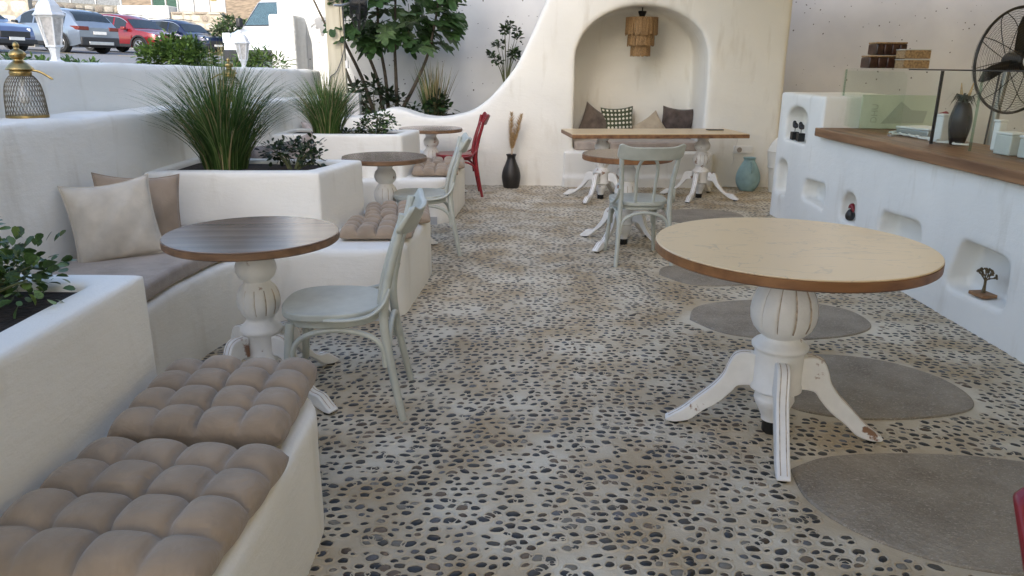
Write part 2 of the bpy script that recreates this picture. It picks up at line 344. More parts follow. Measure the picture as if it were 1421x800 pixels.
def copy_tree(o, parent=None):
    c = o.copy(); COL.objects.link(c); c.parent = parent
    for ch in [q for q in bpy.data.objects if q.parent == o]: copy_tree(ch, c)
    return c
def place(proto, loc, rz, label, group=None, scale=1):
    o = copy_tree(proto); o.location = loc; o.rotation_euler = (0, 0, rz); o['label'] = label; o.scale = (scale,) * 3
    if group: o['group'] = group
    return o
def smooth_path(pts, sub=6):
    pts = [Vector(p) for p in pts]; out = []
    for i in range(len(pts) - 1):
        p0 = pts[max(i - 1, 0)]; p1 = pts[i]; p2 = pts[i + 1]; p3 = pts[min(i + 2, len(pts) - 1)]
        for k in range(sub):
            t = k / sub; out.append(.5 * ((2 * p1) + (p2 - p0) * t + (2 * p0 - 5 * p1 + 4 * p2 - p3) * t * t + (3 * p1 - p0 - 3 * p2 + p3) * t ** 3))
    out.append(pts[-1]); return out
def interp(vals, sub=6):
    out = []
    for i in range(len(vals) - 1): out += [vals[i] + (vals[i + 1] - vals[i]) * k / sub for k in range(sub)]
    return out + [vals[-1]]
def round_poly(poly, r, seg=5):
    out = []; n = len(poly)
    for i in range(n):
        p = Vector(poly[i]); a = Vector(poly[i - 1]); b = Vector(poly[(i + 1) % n]); d1 = (a - p); d2 = (b - p)
        q = min(r, d1.length * .45, d2.length * .45); s0 = p + d1.normalized() * q; s1 = p + d2.normalized() * q
        for k in range(seg + 1):
            t = k / seg; c = s0 * (1 - t) ** 2 + p * 2 * t * (1 - t) + s1 * t * t; out.append((c.x, c.y))
    return out
DISP = bpy.data.textures.new('wobble', 'CLOUDS'); DISP.noise_scale = .45; DISP.noise_depth = 2
def masonry(name, solid, cutters=(), voxel=.02, it=9, material='plaster', parent=None, wob=.012):
    """hand-rendered masonry: union of solids minus cutters, edges rounded off by hand"""
    me = solid.mesh(name + '_raw', material); bm = bmesh.new(); bm.from_mesh(me); bmesh.ops.recalc_face_normals(bm, faces=bm.faces); bm.to_mesh(me); bm.free()
    o = link(name + '_raw', me); tmp = []
    rm = o.modifiers.new('r0', 'REMESH'); rm.mode = 'VOXEL'; rm.voxel_size = voxel
    for c in cutters:
        cm = c.mesh('cut', material); bm = bmesh.new(); bm.from_mesh(cm); bmesh.ops.recalc_face_normals(bm, faces=bm.faces); bm.to_mesh(cm); bm.free()
        co = link('cut', cm); tmp.append(co)
    if cutters:
        for co in tmp:
            b = o.modifiers.new('b', 'BOOLEAN'); b.operation = 'DIFFERENCE'; b.object = co; b.solver = 'EXACT'
        rm = o.modifiers.new('r0', 'REMESH'); rm.mode = 'VOXEL'; rm.voxel_size = voxel
    s = o.modifiers.new('s', 'SMOOTH'); s.factor = .5; s.iterations = it
    if wob:
        d = o.modifiers.new('d', 'DISPLACE'); d.texture = DISP; d.texture_coords = 'GLOBAL'; d.strength = wob; d.mid_level = .5
    dg = bpy.context.evaluated_depsgraph_get(); nm = bpy.data.meshes.new_from_object(o.evaluated_get(dg)); nm.name = name
    for q in [o] + tmp: bpy.data.objects.remove(q, do_unlink=True)
    nm.polygons.foreach_set('use_smooth', [True] * len(nm.polygons))
    nm.materials.clear(); nm.materials.append(MATS[material])
    return link(name, nm, parent)

# ================================================================== SETTING
# ground sheet and the sloping street
def road_z(x, y): return 1.50 - .042 * (x + 11.9) + .010 * (y - 29)
m = MB(); S = 400
m.add([(-S, -S, -.25), (S, -S, -.25), (S, S, -.25), (-S, S, -.25)], [(0, 1, 2, 3)])
tag(m.build('ground', 'earth', smooth=False), 'dry brown ground around the terrace', 'ground', kind='structure')
m = MB(); m.add([(x, y, road_z(x, y)) for x, y in ((-60, -30), (-2.72, -30), (-2.72, 11), (6, 24), (6, 44.5), (-60, 44.5))], [(0, 1, 2, 3, 4, 5)])
road = tag(m.build('road', 'paver_grey', smooth=False), 'light grey paved street sloping down behind the parapet', 'road', kind='structure')
for i, (x, y, L) in enumerate(((-16.6, 26.6, 1.6), (-13.7, 27.0, .9), (-19.9, 26.5, 1.3), (-10.6, 27.4, 1.1))):
    m = MB(); z = [road_z(x + a * L, y + b * .18) + .012 for a, b in ((0, 0), (1, 0), (1, 1), (0, 1))]
    m.add([(x, y, z[0]), (x + L, y, z[1]), (x + L, y + .18, z[2]), (x, y + .18, z[3])], [(0, 1, 2, 3)]); m.build('yellow_line', 'road_yellow', road, smooth=False)
# hillside behind the street
m = MB(); m.add([(-80, 44.5, road_z(-80, 44.5)), (30, 44.5, road_z(30, 44.5)), (30, 120, 26), (-80, 120, 26)], [(0, 1, 2, 3)])
tag(m.build('hillside', 'earth', smooth=False), 'dry hillside rising behind the street', 'hillside', kind='structure')

# ---- pebble floor
floor = MB().add([(-2.3, -2, 0), (3.2, -2, 0), (3.2, 9.05, 0), (-2.3, 9.05, 0)], [(0, 1, 2, 3)]).build('floor', 'mortar', smooth=False)
tag(floor, 'pebble mosaic floor of dark stones set in pale mortar', 'floor', kind='structure')
def blob(c, pts, n=72):
    pp = smooth_path([(x, y, 0) for x, y in pts] + [(pts[0][0], pts[0][1], 0)], 8)[:-1]; return [(p.x, p.y) for p in pp]
SLABS = [[(1.01, 2.40), (1.0, 2.20), (1.09, 2.02), (1.27, 1.88), (1.5, 1.82), (1.78, 1.84), (1.98, 2.0), (2.05, 2.22), (1.97, 2.42), (1.75, 2.50), (1.45, 2.52), (1.18, 2.49)],
         [(1.12, 3.08), (1.15, 3.36), (1.34, 3.50), (1.6, 3.52), (1.84, 3.44), (2.0, 3.25), (2.03, 3.05), (1.96, 2.91), (1.75, 2.83), (1.45, 2.81), (1.22, 2.89)],
         [(1.02, 4.06), (1.10, 4.27), (1.3, 4.39), (1.57, 4.43), (1.82, 4.38), (2.0, 4.25), (2.04, 4.06), (1.98, 3.91), (1.78, 3.79), (1.45, 3.74), (1.16, 3.83)],
         [(1.02, 5.02), (1.09, 5.2), (1.3, 5.27), (1.6, 5.24), (1.78, 5.1), (1.75, 4.88), (1.5, 4.76), (1.2, 4.76)],
         [(1.35, 6.95), (1.42, 7.25), (1.62, 7.42), (1.95, 7.45), (2.2, 7.3), (2.2, 7.0), (1.95, 6.8), (1.6, 6.78)],
         [(1.22, 6.05), (1.3, 6.28), (1.55, 6.36), (1.85, 6.3), (1.95, 6.08), (1.8, 5.9), (1.5, 5.86)]]
SL = [blob(0, s) for s in SLABS]
for s in SL: MB().prism(s, -.03, .009).build('paving_stone', 'slab_stone', floor, bevel=.005)
SLn = [np.array(s) for s in SL]
def slab_dist(x, y):
    """inside any slab (grown a little)?"""
    for a in SLn:
        c = a.mean(0); b = c + (a - c) * (1 + .035 / max(1e-3, np.linalg.norm(a - c, axis=1).mean()))
        x0, y0 = b[:, 0], b[:, 1]; x1, y1 = np.roll(x0, -1), np.roll(y0, -1)
        cr_ = ((y0 > y) != (y1 > y)) & (x < (x1 - x0) * (y - y0) / (y1 - y0 + 1e-12) + x0)
        if cr_.sum() % 2: return True
    return False
rs = np.random.RandomState(3)
pebs = []
sp = .0435; rowh = .0372; y = 0.9; k = 0
while y < 8.95:
    x = -1.75 + (k % 2) * sp * .5
    while x < (2.56 if y < 7.25 else 3.1):
        px = x + rs.uniform(-.3, .3) * sp; py = y + rs.uniform(-.3, .3) * rowh + .03 * math.sin(1.3 * px + .4 * py if pebs else px)
        ok = rs.rand() > .10 and not slab_dist(px, py)
        if px < -.66 and (py < 2.1 or 4.05 < py < 5.15 or 6.7 < py < 7.9): ok = False
        if ok:
            a = rs.lognormal(0, .24); L = min(.026, .0182 * a); W = min(.0185, L * rs.uniform(.54, .9))
            ang = .35 * math.sin(1.1 * px + .7 * py) + .3 * math.sin(2.3 * py - px) + rs.normal(0, .42)
            pebs.append((px, py, L, W, ang, rs.randint(0, 10 ** 6)))
        x += sp * rs.uniform(.86, 1.14)
    y += rowh; k += 1
NS = 9
def peb_shape(seed, seg=NS):
    r = np.random.RandomState(seed); th = np.arange(seg) * 2 * np.pi / seg
    rad = 1 + r.uniform(-.13, .13, seg); ex = r.uniform(1.6, 2.6)
    c, s_ = np.cos(th), np.sin(th)
    return np.sign(c) * np.abs(c) ** (2 / ex) * rad, np.sign(s_) * np.abs(s_) ** (2 / ex) * rad
SHAPES = [peb_shape(i) for i in range(24)]
PEBW = [0, 0, 1, 1, 6, 2, 3, 3, 4, 7, 5, 8]
def peb_mesh_arrays(shape, L, W):
    x, y_ = shape; V = []
    for f, z in ((1.0, -.006), (.97, -.0012), (.72, .0030)): V.append(np.stack([x * L * f, y_ * W * f, np.full(NS, z)], 1))
    V.append(np.array([[0, 0, .0044]])); return np.concatenate(V)
F3 = []
for r_ in range(2):
    for j in range(NS): F3.append((r_ * NS + j, r_ * NS + (j + 1) % NS, (r_ + 1) * NS + (j + 1) % NS, (r_ + 1) * NS + j))
FT = [(2 * NS + j, 2 * NS + (j + 1) % NS, 3 * NS) for j in range(NS)]
# visible size decides which 300 are single pieces
def vis(p):
    X, Y = p[0], p[1]; dep = math.cos(P) * Y + math.sin(P) * 1.4; upv = math.sin(P) * Y - math.cos(P) * 1.4
    u = X / dep; v = -upv / dep
    ok = abs(u) < .66 and v < .385
    if X < -.55 and Y < 2.6: ok = False
    return (p[2] * p[3] / dep ** 3 * 1.4) if ok else 0
order = sorted(range(len(pebs)), key=lambda i: -vis(pebs[i])); single = set(order[:300])
PM = {}
for i in order[:300]:
    px, py, L, W, ang, sd = pebs[i]; key = (sd % 24, PEBW[sd % 12 if sd % 7 else (sd // 7) % 12])
    if key not in PM:
        me = bpy.data.meshes.new('pebble'); me.from_pydata([tuple(v) for v in peb_mesh_arrays(SHAPES[key[0]], 1, 1) * np.array([1, 1, 1])], [], F3 + FT)
        me.polygons.foreach_set('use_smooth', [True] * len(me.polygons)); me.materials.append(MATS[PEB[key[1]]]); PM[key] = me
    o = link('pebble', PM[key], floor); o.location = (px, py, 0); o.rotation_euler = (0, 0, ang); o.scale = (L, W, 1)
V = []; FF = []; MI = []; CV = []; CF = []
off = 0; coff = 0
for i, (px, py, L, W, ang, sd) in enumerate(pebs):
    ca, sa = math.cos(ang), math.sin(ang)
    sh = SHAPES[sd % 24]
    if i not in single:
        a = peb_mesh_arrays(sh, L, W); x = px + a[:, 0] * ca - a[:, 1] * sa; y = py + a[:, 0] * sa + a[:, 1] * ca
        V.append(np.stack([x, y, a[:, 2]], 1)); FF += [tuple(q + off for q in f) for f in F3 + FT]; MI += [PEBW[sd % 12 if sd % 7 else (sd // 7) % 12]] * (3 * NS); off += len(a)
    if True:
        q = []; near = py < 5.0; rows = ((.0085, -.0006), (.0035, 1), (-.0005, .6), (-.001, -.003)) if near else ((.0075, -.0006), (.002, 1), (-.001, -.003))
        h = .0035 + .002 * ((sd % 13) / 13)
        for d, z in rows:
            z = z * h if z > 0 else z
            lx, ly = sh[0] * (L + d), sh[1] * (W + d); q.append(np.stack([px + lx * ca - ly * sa, py + lx * sa + ly * ca, np.full(NS, z)], 1))
        CV.append(np.concatenate(q)); CF += [tuple(j + coff for j in f) for f in
            [(r_ * NS + j, r_ * NS + (j + 1) % NS, (r_ + 1) * NS + (j + 1) % NS, (r_ + 1) * NS + j) for r_ in range(len(rows) - 1) for j in range(NS)]]; coff += len(rows) * NS
def np_obj(name, V, F, mats, parent, mi=None):
    me = bpy.data.meshes.new(name); me.from_pydata(np.concatenate(V).tolist() if isinstance(V, list) else V.tolist(), [], F)
    for q in mats: me.materials.append(MATS[q])
    if mi is not None: me.polygons.foreach_set('material_index', mi)
    me.polygons.foreach_set('use_smooth', [True] * len(me.polygons)); return link(name, me, parent)
tag(np_obj('small_pebbles', V, FF, PEB, floor, MI), kind='stuff')
tag(np_obj('mortar_rims', CV, CF, ['mortar'], floor), kind='stuff')

# ---- walls on the left: bench back with a ledge, parapet above it
WX = -2.12
def ledge_z(y): return 1.205 - .0195 * (y - 0)
def par_z(y): return 1.455 - .0150 * y
def wallprism(x0, x1, y0, y1, zf, n=12):
    m = MB(); ys = [y0 + (y1 - y0) * i / n for i in range(n + 1)]
    poly = [(y, zf(y)) for y in ys] + [(y1, -.2), (y0, -.2)]
    Mx = Matrix(((0, 0, 1, 0), (1, 0, 0, 0), (0, 1, 0, 0), (0, 0, 0, 1)))
    return m.prism(poly, x0, x1, M=Mx)
tag(masonry('ledge_wall', wallprism(-2.46, WX, -2, 9.05, ledge_z), voxel=.03, it=4, wob=.03), 'lower white plaster wall backing the benches, with a ledge carrying brass lanterns', 'wall')
tag(masonry('parapet_wall', wallprism(-2.72, -2.462, -2, 9.95, par_z), voxel=.03, it=4, wob=.03), 'upper white plaster parapet between the ledge and the street shrubs', 'wall')
# soil bed behind the parapet
m = MB(); m.add([(-3.5, -2, 1.36), (-2.71, -2, 1.385), (-2.71, 9.9, 1.26), (-3.5, 9.9, 1.26)], [(0, 1, 2, 3)])
tag(m.build('flower_bed', 'soil', smooth=False), 'strip of dark soil along the street side of the parapet', 'soil', kind='structure')

# ---- built-in benches
def skirt(poly_line, parent, h=.07, off=.006):
    m = MB(); pts = [Vector((x, y, 0)) for x, y in poly_line]; V = []
    for i, p in enumerate(pts):
        t = (pts[min(i + 1, len(pts) - 1)] - pts[max(i - 1, 0)]).normalized(); nrm = Vector((t.y, -t.x, 0)) * off
        V += [p + nrm, p + nrm + Vector((0, 0, h)), p - nrm * 2 + Vector((0, 0, h)), p - nrm * 2]
    F = []
    for i in range(len(pts) - 1):
        for a, b in ((0, 1), (1, 2)): F.append((i * 4 + a, (i + 1) * 4 + a, (i + 1) * 4 + b, i * 4 + b))
    m.add(V, F); return m.build('skirting', 'skirting_grey', parent)
SH = .41
def bench(name, outline, label, loc, curve=None):
    m = MB().prism(round_poly(outline, .1), -.06, SH)
    o = masonry(name, m, voxel=.02, it=10, wob=.014); tag(o, label, 'bench', 'white built-in masonry benches')
    if curve: skirt([(p.x, p.y) for p in smooth_path([(x, y, 0) for x, y in curve], 5)], o)
    return o
bench('masonry_bench', [(-1.5, .2), (-.56, .2), (-.57, 1.2), (-.575, 2.05), (-.66, 2.2), (-1.5, 2.2)], 'low white masonry bench with two large taupe tufted cushions beside the jade plant box', None)
b2 = [(-2.12, 2.0), (-1.53, 2.0), (-1.53, 2.9), (-1.53, 3.35), (-1.47, 3.68), (-1.33, 3.9), (-1.12, 4.0), (-.70, 4.01), (-.61, 4.1), (-.55, 5.05), (-.62, 5.2), (-2.12, 5.2)]
bench('masonry_bench', b2, 'curved white masonry bench with grey seat pad and linen pillow behind the walnut table', None,
      [(-1.545, 2.2), (-1.545, 2.9), (-1.545, 3.35), (-1.485, 3.69), (-1.34, 3.915), (-1.12, 4.0), (-.72, 4.0)])
b3 = [(-2.12, 5.18), (-1.5, 5.18), (-1.5, 5.9), (-1.45, 6.3), (-1.3, 6.55), (-1.08, 6.64), (-.66, 6.65), (-.56, 6.75), (-.49, 7.75), (-.56, 7.95), (-2.12, 7.95)]
bench('masonry_bench', b3, 'white masonry bench with a single tufted cushion behind the second sage chair', None, [(-1.51, 5.3), (-1.51, 5.9), (-1.46, 6.3), (-1.3, 6.56), (-1.08, 6.635), (-.68, 6.64)])
bench('masonry_bench', [(-2.12, 7.93), (-1.45, 7.93), (-1.4, 8.3), (-1.2, 8.55), (-.98, 8.6), (-.98, 8.98), (-2.12, 8.98)], 'short white corner bench behind the farthest walnut table', None)
# ---- planters
PT = .79
def planter(outer, inner, label, top=PT, nm='planter_box'):
    root = masonry(nm, MB().prism(outer, SH - .08, top), [MB().prism(inner, top - .2, top + .2)], voxel=.016, it=7, wob=.008)
    tag(root, label, 'planter', 'white masonry planter boxes')
    xs = [p[0] for p in inner]; ys = [p[1] for p in inner]
    m = MB(); n = 26; V = []
    r = random.Random(len(label))
    x0, x1, y0, y1 = min(xs) - .02, max(xs) + .02, min(ys) - .02, max(ys) + .02
    g = MB().prism([(p[0] * 1.004, p[1]) for p in inner], top - .18, top - .028)
    so_ = g.build('soil', 'soil', root); return root
planter([(-2.13, .3), (-1.10, .3), (-1.10, 2.16), (-2.13, 2.16)], [(-2.03, .4), (-1.215, .4), (-1.215, 2.05), (-2.03, 2.05)], 'white planter box holding a leafy jade plant beside the taupe cushions')
planter([(-2.13, 4.29), (-1.12, 4.32), (-.98, 4.94), (-2.13, 5.02)], [(-2.05, 4.40), (-1.21, 4.43), (-1.10, 4.85), (-2.05, 4.92)], 'white planter box with tall grass and a small bush behind the walnut table')
planter([(-2.13, 6.68), (-.98, 6.72), (-.89, 7.28), (-2.13, 7.34)], [(-2.05, 6.78), (-1.07, 6.82), (-1.0, 7.18), (-2.05, 7.24)], 'white planter box with grass and a round succulent behind the second walnut table')

# ---- back wall with swooping edge and arched niche
BY = 8.95
Mxz = Matrix(((1, 0, 0, 0), (0, 0, 1, 0), (0, 1, 0, 0), (0, 0, 0, 1)))     # polygon (x, z) extruded along y
sw = [(-2.2, .80), (-1.8, .79), (-1.46, .885), (-1.28, .87), (-1.12, .815), (-.95, .785), (-.78, .79), (-.53, .845), (-.35, .95), (-.19, 1.10), (.02, 1.36), (.18, 1.67), (.30, 1.94), (.40, 2.16), (.56, 2.5), (.85, 2.85), (1.3, 3.05), (2.0, 3.1)]
top = [(p.x, p.y) for p in smooth_path([(a, b, 0) for a, b in sw], 4)]
poly = top + [(3.13, 3.1), (3.13, -.2), (-2.2, -.2)]
back = MB().prism(poly, BY, BY + .45, M=Mxz)
back.box(.45, 2.75, BY + .3, BY + 1.0, -.2, 2.5)
arch = [(.705, .42), (2.235, .42), (2.235, 1.42)] + [(1.47 + .765 * math.cos(t) * (1 if True else 1), 1.42 + .62 * math.sin(t) ** .9) for t in [math.pi * k / 24 for k in range(1, 24)]] + [(.705, 1.42)]
arch = [(a, b) for a, b in arch]
cut = MB().prism(arch, BY - .3, BY + .78, M=Mxz)
bw = masonry('back_wall', back, [cut], voxel=.026, it=6, wob=.014)
tag(bw, 'white plaster wall with a swooping edge and an arched seat niche', 'wall')
seat = MB(); seat.box(.60, 2.36, BY - .07, BY + .2, .13, .415); seat.box(.585, 2.375, BY - .10, BY + .2, -.05, .125)
masonry('niche_seat', seat, voxel=.016, it=4, wob=.004, parent=bw)
# concrete wall across the rear
cw = MB().box(-3.2, 9, 10.75, 11.0, -.2, 5.2).build('concrete_wall', 'concrete_wall', smooth=False); tag(cw, 'pale bare concrete wall with pinholes behind the plaster wall and counter', 'wall')
m = MB(); m.add([(-2.3, BY + .4, .70), (.5, BY + .4, .70), (.5, 10.76, .72), (-2.3, 10.76, .72)], [(0, 1, 2, 3)])
tag(m.build('garden_bed', 'soil', smooth=False), 'dark soil bed between the swooping wall and the concrete wall', 'soil', kind='structure')
# street pillar and timber post
tag(masonry('white_pillar', MB().box(-3.17, -2.83, 10.2, 12.0, .2, 1.985), voxel=.03, it=4, material='plaster_rough', wob=.02), 'thick rough white pillar wall beside the street and the fig tree', 'pillar')
post = thing('timber_post', 'pale cream timber post carrying a black fan beside the fig tree', 'post', (-2.14, 9.42, 0))
MB().box(-.085, .085, -.06, .06, .7, 3.9).build('upright', 'post_wood', post, bevel=.008); MB().box(.086, .115, -.05, .03, .7, 3.9).build('cover_strip', 'post_wood', post, bevel=.004)
MB().box(.117, .15, -.06, -.01, 1.33, 1.42).build('junction_box', 'white_plastic', post, bevel=.004)
pts = smooth_path([(.11, -.065, 2.2), (.13, -.08, 1.8), (.12, -.08, 1.55), (.02, -.085, 1.3), (-.07, -.075, 1.22), (-.08, -.07, 1.05)], 6); MB().tube(pts, .006, 6).build('cable', 'cable', post)
# tall unseen house added behind the camera to shade the terrace
shade_house = thing('house', 'tall plain house, unseen, added behind the terrace to block the sun', 'house', (0, 0, 0))
MB().box(-5.9, .6, -22, -15, -.2, 19).build('wall', 'shade_house_cream', shade_house, smooth=False)
for i in range(2):
    for j in range(4): MB().box(-4.6 + i * 2.6, -3.2 + i * 2.6, -15, -14.95, 1.2 + j * 3.4, 2.9 + j * 3.4).build('window', 'window_dark', shade_house, smooth=False)

# ---- unseen awning added to shade and warm the serving side
ro = thing('added_awning', 'unseen tan canvas awning on beams, added to shade and warm the serving side', 'awning', (0, 0, 0))
MB().box(3.25, 8.5, 8.701, 9.55, 3.16, 3.20).build('shade_deck', 'shade_canopy', ro, smooth=False); MB().box(1.3, 8.5, -3, 8.7, 3.16, 3.20).build('shade_deck', 'shade_canopy', ro, smooth=False)
MB().box(-4, 1.299, -3.2, -.3, 3.10, 3.14).build('shade_deck', 'shade_canopy', ro, smooth=False); MB().box(1.3, 8.45, -3.2, -3.001, -.2, 3.158).build('sun_block_wall', 'plaster', ro, smooth=False); MB().box(8.2, 8.45, -3, 10.74, -.2, 3.155).build('added_side_wall', 'plaster', ro, smooth=False)  # unseen deck added to darken the foreground, walls added to block light
for i in range(11): MB().box(1.25, 5.99, -2.4 + i, -2.3 + i, 3.0, 3.158).build('beam', 'post_wood', ro, smooth=False)

# ---- serving counter
CXF = 2.53
Myz = Matrix(((0, 0, 1, 0), (1, 0, 0, 0), (0, 1, 0, 0), (0, 0, 0, 1)))     # polygon (y, z) extruded along x
ctr = MB().box(CXF, CXF + .5, .2, 7.3, -.1, .845); ctr.box(CXF, CXF + .75, 6.27, 7.3, -.1, 1.165)
def arch_poly(y0, y1, z0, zs, zt, n=12, pw=1.):
    c = (y0 + y1) / 2; h = (y1 - y0) / 2
    return [(y0, z0), (y1, z0)] + [(c + h * math.cos(t), zs + (zt - zs) * math.sin(t) ** pw) for t in [math.pi * k / n for k in range(n + 1)]]
cuts = []
def ncut(poly, depth=.13): cuts.append(MB().prism(poly, CXF - .2, CXF + depth, M=Myz))
ncut(arch_poly(6.58, 7.10, .745, .93, 1.05), .18)
ncut(arch_poly(6.93, 7.2, .24, .48, .56), .12)
ncut(round_poly([(6.04, .275), (6.52, .30), (6.50, .46), (6.06, .475)], .05), .14)
ncut(arch_poly(5.46, 5.72, .27, .36, .49, pw=.8), .12)
ncut(round_poly([(4.52, .20), (5.10, .20), (5.08, .45), (4.56, .47)], .07), .15)
ncut(round_poly([(3.66, .195), (4.22, .175), (4.12, .47), (3.69, .46)], .06), .15)
ncut(round_poly([(2.6, .195), (3.2, .175), (3.12, .47), (2.65, .46)], .06), .15)
counter = masonry('serving_counter', ctr, cuts, voxel=.0165, it=5, wob=.008)
tag(counter, 'long white plaster serving counter with small niches and a raised end', 'counter')
m = MB(); r = random.Random(5); ys = [1.0 + (6.265 - 1.0) * i / 40 for i in range(41)]
fr = [(CXF - .055 + .006 * math.sin(y * 5) + r.uniform(-.004, .004), y) for y in ys]
m.prism(fr + [(3.10, 6.265), (3.10, 1.0)], .85, .915); m.build('worktop', 'counter_wood', counter, bevel=.006)
# glass screen
gl = thing('glass_case', 'clear glass display case standing on the wooden worktop', 'display case', (0, 0, 0))
GX = 2.74
def pane(y0, y1, z0, z1, x, rr=0, nm='pane'):
    p = [(y0, z0), (y1, z0), (y1, z1), (y0, z1)]
    if rr: p = [(y0, z0), (y1, z0), (y1, z1)] + [(y0 + rr - rr * math.sin(t), z1 - rr + rr * math.cos(t)) for t in [math.pi / 2 * k / 6 for k in range(7)]]
    return MB().prism(p, x, x + .008, M=Myz).build(nm, 'pane_glass', gl, smooth=False)
pane(5.36, 6.4, .935, 1.365, GX - .03, .07); pane(4.99, 6.42, .92, 1.375, GX); pane(4.55, 4.985, .92, 1.375, GX); pane(2.4, 4.545, .92, 1.375, GX - .02)
MB().box(GX, GX + .34, 2.4, 6.42, 1.377, 1.384).build('top_pane', 'pane_glass', gl, smooth=False)
MB().box(GX - .003, GX + .012, 4.98, 4.995, .917, 1.376).build('seal', 'black_iron', gl, smooth=False)
MB().box(GX - .006, GX + .006, 2.4, 5.4, 1.3775, 1.386).build('edge_strip', 'black_iron', gl, smooth=False)
for y in (4.548, 6.425): MB().box(GX - .004, GX + .010, y - .003, y + .004, .917, 1.376).build('pane_edge', 'pane_edge', gl, smooth=False)
for y in (5.5, 3.4): MB().box(GX - .012, GX + .02, y, y + .05, .913, .93).build('clip', 'steel_grey', gl, smooth=False)
# sign board behind the glass
sg = thing('sign_board', 'pale sage board with faint mountain print behind the glass', 'sign', (2.87, 6.20, .917), R(-9))
MB().box(-.06, .52, 0, .02, 0, .265).build('board', 'sign_sage', sg, bevel=.004)
MB().prism([(.10, .04), (.235, .215), (.32, .15), (.44, .145), (.42, .05)], -.0035, -.001, M=Matrix(((1, 0, 0, 0), (0, 0, 1, 0), (0, 1, 0, 0), (0, 0, 0, 1)))).build('mountain_print', 'sign_print', sg, smooth=False)
def text(name, body, size, matn, parent, loc, rot, ext=.0015):
    cu = bpy.data.curves.new(name, 'FONT'); cu.body = body; cu.size = size; cu.extrude = ext; cu.align_x = 'CENTER'; cu.align_y = 'CENTER'
    o = bpy.data.objects.new(name, cu); COL.objects.link(o); dg = bpy.context.evaluated_depsgraph_get(); me = bpy.data.meshes.new_from_object(o.evaluated_get(dg)); bpy.data.objects.remove(o, do_unlink=True)
    me.materials.clear(); me.materials.append(MATS[matn]); q = link(name, me, parent); q.location = loc; q.rotation_euler = rot; return q
text('lettering', 'DHU', .07, 'sign_print', sg, (.045, -.003, .12), (R(90), R(-90), 0))
# jars and boxes on the glass top
def food_box(loc, sx, sy, sz, mname, label, n=4):
    t = thing('food_box', label, 'box', loc, 0, 'boxes of dried goods on the glass top')
    if n:
        for i in range(n): MB().box(-sx / 2 + i * sx / n + .002, -sx / 2 + (i + 1) * sx / n - .002, -sy / 2, sy / 2, .002, sz * .86).build('jar', mname, t, bevel=.008)
        MB().box(-sx / 2, sx / 2, -sy / 2 + .002, sy / 2 - .002, sz * .865, sz).build('lid', 'oats', t, bevel=.006)
    else:
        MB().box(-sx / 2, sx / 2, -sy / 2, sy / 2, .002, sz * .9).build('tub', mname, t, bevel=.006); MB().box(-sx / 2 - .004, sx / 2 + .004, -sy / 2, sy / 2, sz * .9, sz).build('lid', 'container_clear', t, bevel=.004)
GT = 1.385
food_box((2.93, 6.22, GT), .28, .16, .098, 'jar_dark', 'row of dark brown jars resting on the glass top under another row')
food_box((2.955, 6.22, GT + .10), .24, .16, .098, 'jar_dark', 'row of dark brown jars stacked upon other jars', 4)
food_box((3.055, 6.0, GT), .2, .14, .07, 'oats', 'tan tub of grain lying on the glass top under another tub', 0)
food_box((3.055, 6.0, GT + .072), .2, .14, .07, 'oats', 'tan tub of grain stacked on top of another tub', 0)
# things on the worktop
WT = .917
def vase_prof(pts): return [(r, z) for r, z in pts]
def smooth_prof(p, sub=5): return [(q.x, q.y) for q in smooth_path([(a, b, 0) for a, b in p], sub)]
v = thing('glossy_vase', 'tall glossy black vase with dried palm flowers behind the glass', 'vase', (2.88, 4.93, WT)); v.scale = (.84, .84, .86)
MB().lathe(smooth_prof([(.035, 0), (.05, .004), (.065, .06), (.078, .14), (.078, .2), (.062, .27), (.045, .305), (.04, .31), (.03, .30), (.02, .25)]), 32).build('body', 'black_gloss', v)
m = MB(); r = random.Random(3)
for i in range(60):
    a = r.uniform(0, 6.28); L = r.uniform(.06, .14); p0 = Vector((0, 0, .29)); d = Vector((math.cos(a), math.sin(a), 0))
    p1 = p0 + d * L * .6 + Vector((0, 0, r.uniform(.03, .09))); p2 = p0 + d * L * 1.1 + Vector((0, 0, r.uniform(-.03, .06)))
    s = d.cross(Vector((0, 0, 1))) * .007; m.add([p0 - s * .3, p0 + s * .3, p1 + s, p1 - s, p2], [(0, 1, 2, 3), (3, 2, 4)])
m.build('dried_leaves', 'leaf_dark', v)
for dx, dy in ((-.035, .01), (.05, 0)): MB().tube(smooth_path([(0, 0, .28), (dx * .6, dy, .36), (dx, dy, .45)], 5), interp([.003, .012, .003], 5), 7).build('plume', 'pampas', v)
def tub(loc, sx, sy, sz, mname, label, rz=0, nm='storage_box', cat='box', lid=True, group=None):
    t = thing(nm, label, cat, loc, rz, group); MB().box(-sx / 2, sx / 2, -sy / 2, sy / 2, .001, sz).build('body', mname, t, bevel=.008)
    if lid: MB().box(-sx / 2 - .003, sx / 2 + .003, -sy / 2 - .003, sy / 2 + .003, sz + .001, sz + .014).build('lid', 'white_plastic', t, bevel=.004)
    return t
tub((2.86, 5.10, WT), .07, .09, .17, 'white_plastic', 'tall narrow white carton beside the glossy black vase', .2, nm='carton')
tub((2.97, 5.09, WT), .08, .09, .2, 'container_clear', 'tall pale grey carton behind the glossy black vase', .2, nm='carton', lid=False)
tub((2.86, 4.36, WT), .11, .13, .115, 'container_clear', 'frosted plastic tub beside the glass pane seam', .1, nm='plastic_tub', cat='tub', group='frosted tubs')
tub((2.88, 4.16, WT), .12, .14, .11, 'container_clear', 'frosted plastic tub in front of the grey bottle', .1, nm='plastic_tub', cat='tub', group='frosted tubs')
tub((2.92, 4.58, WT), .05, .05, .17, 'white_plastic', 'slim white carton between the black vase and the frosted tubs', .1, nm='carton')
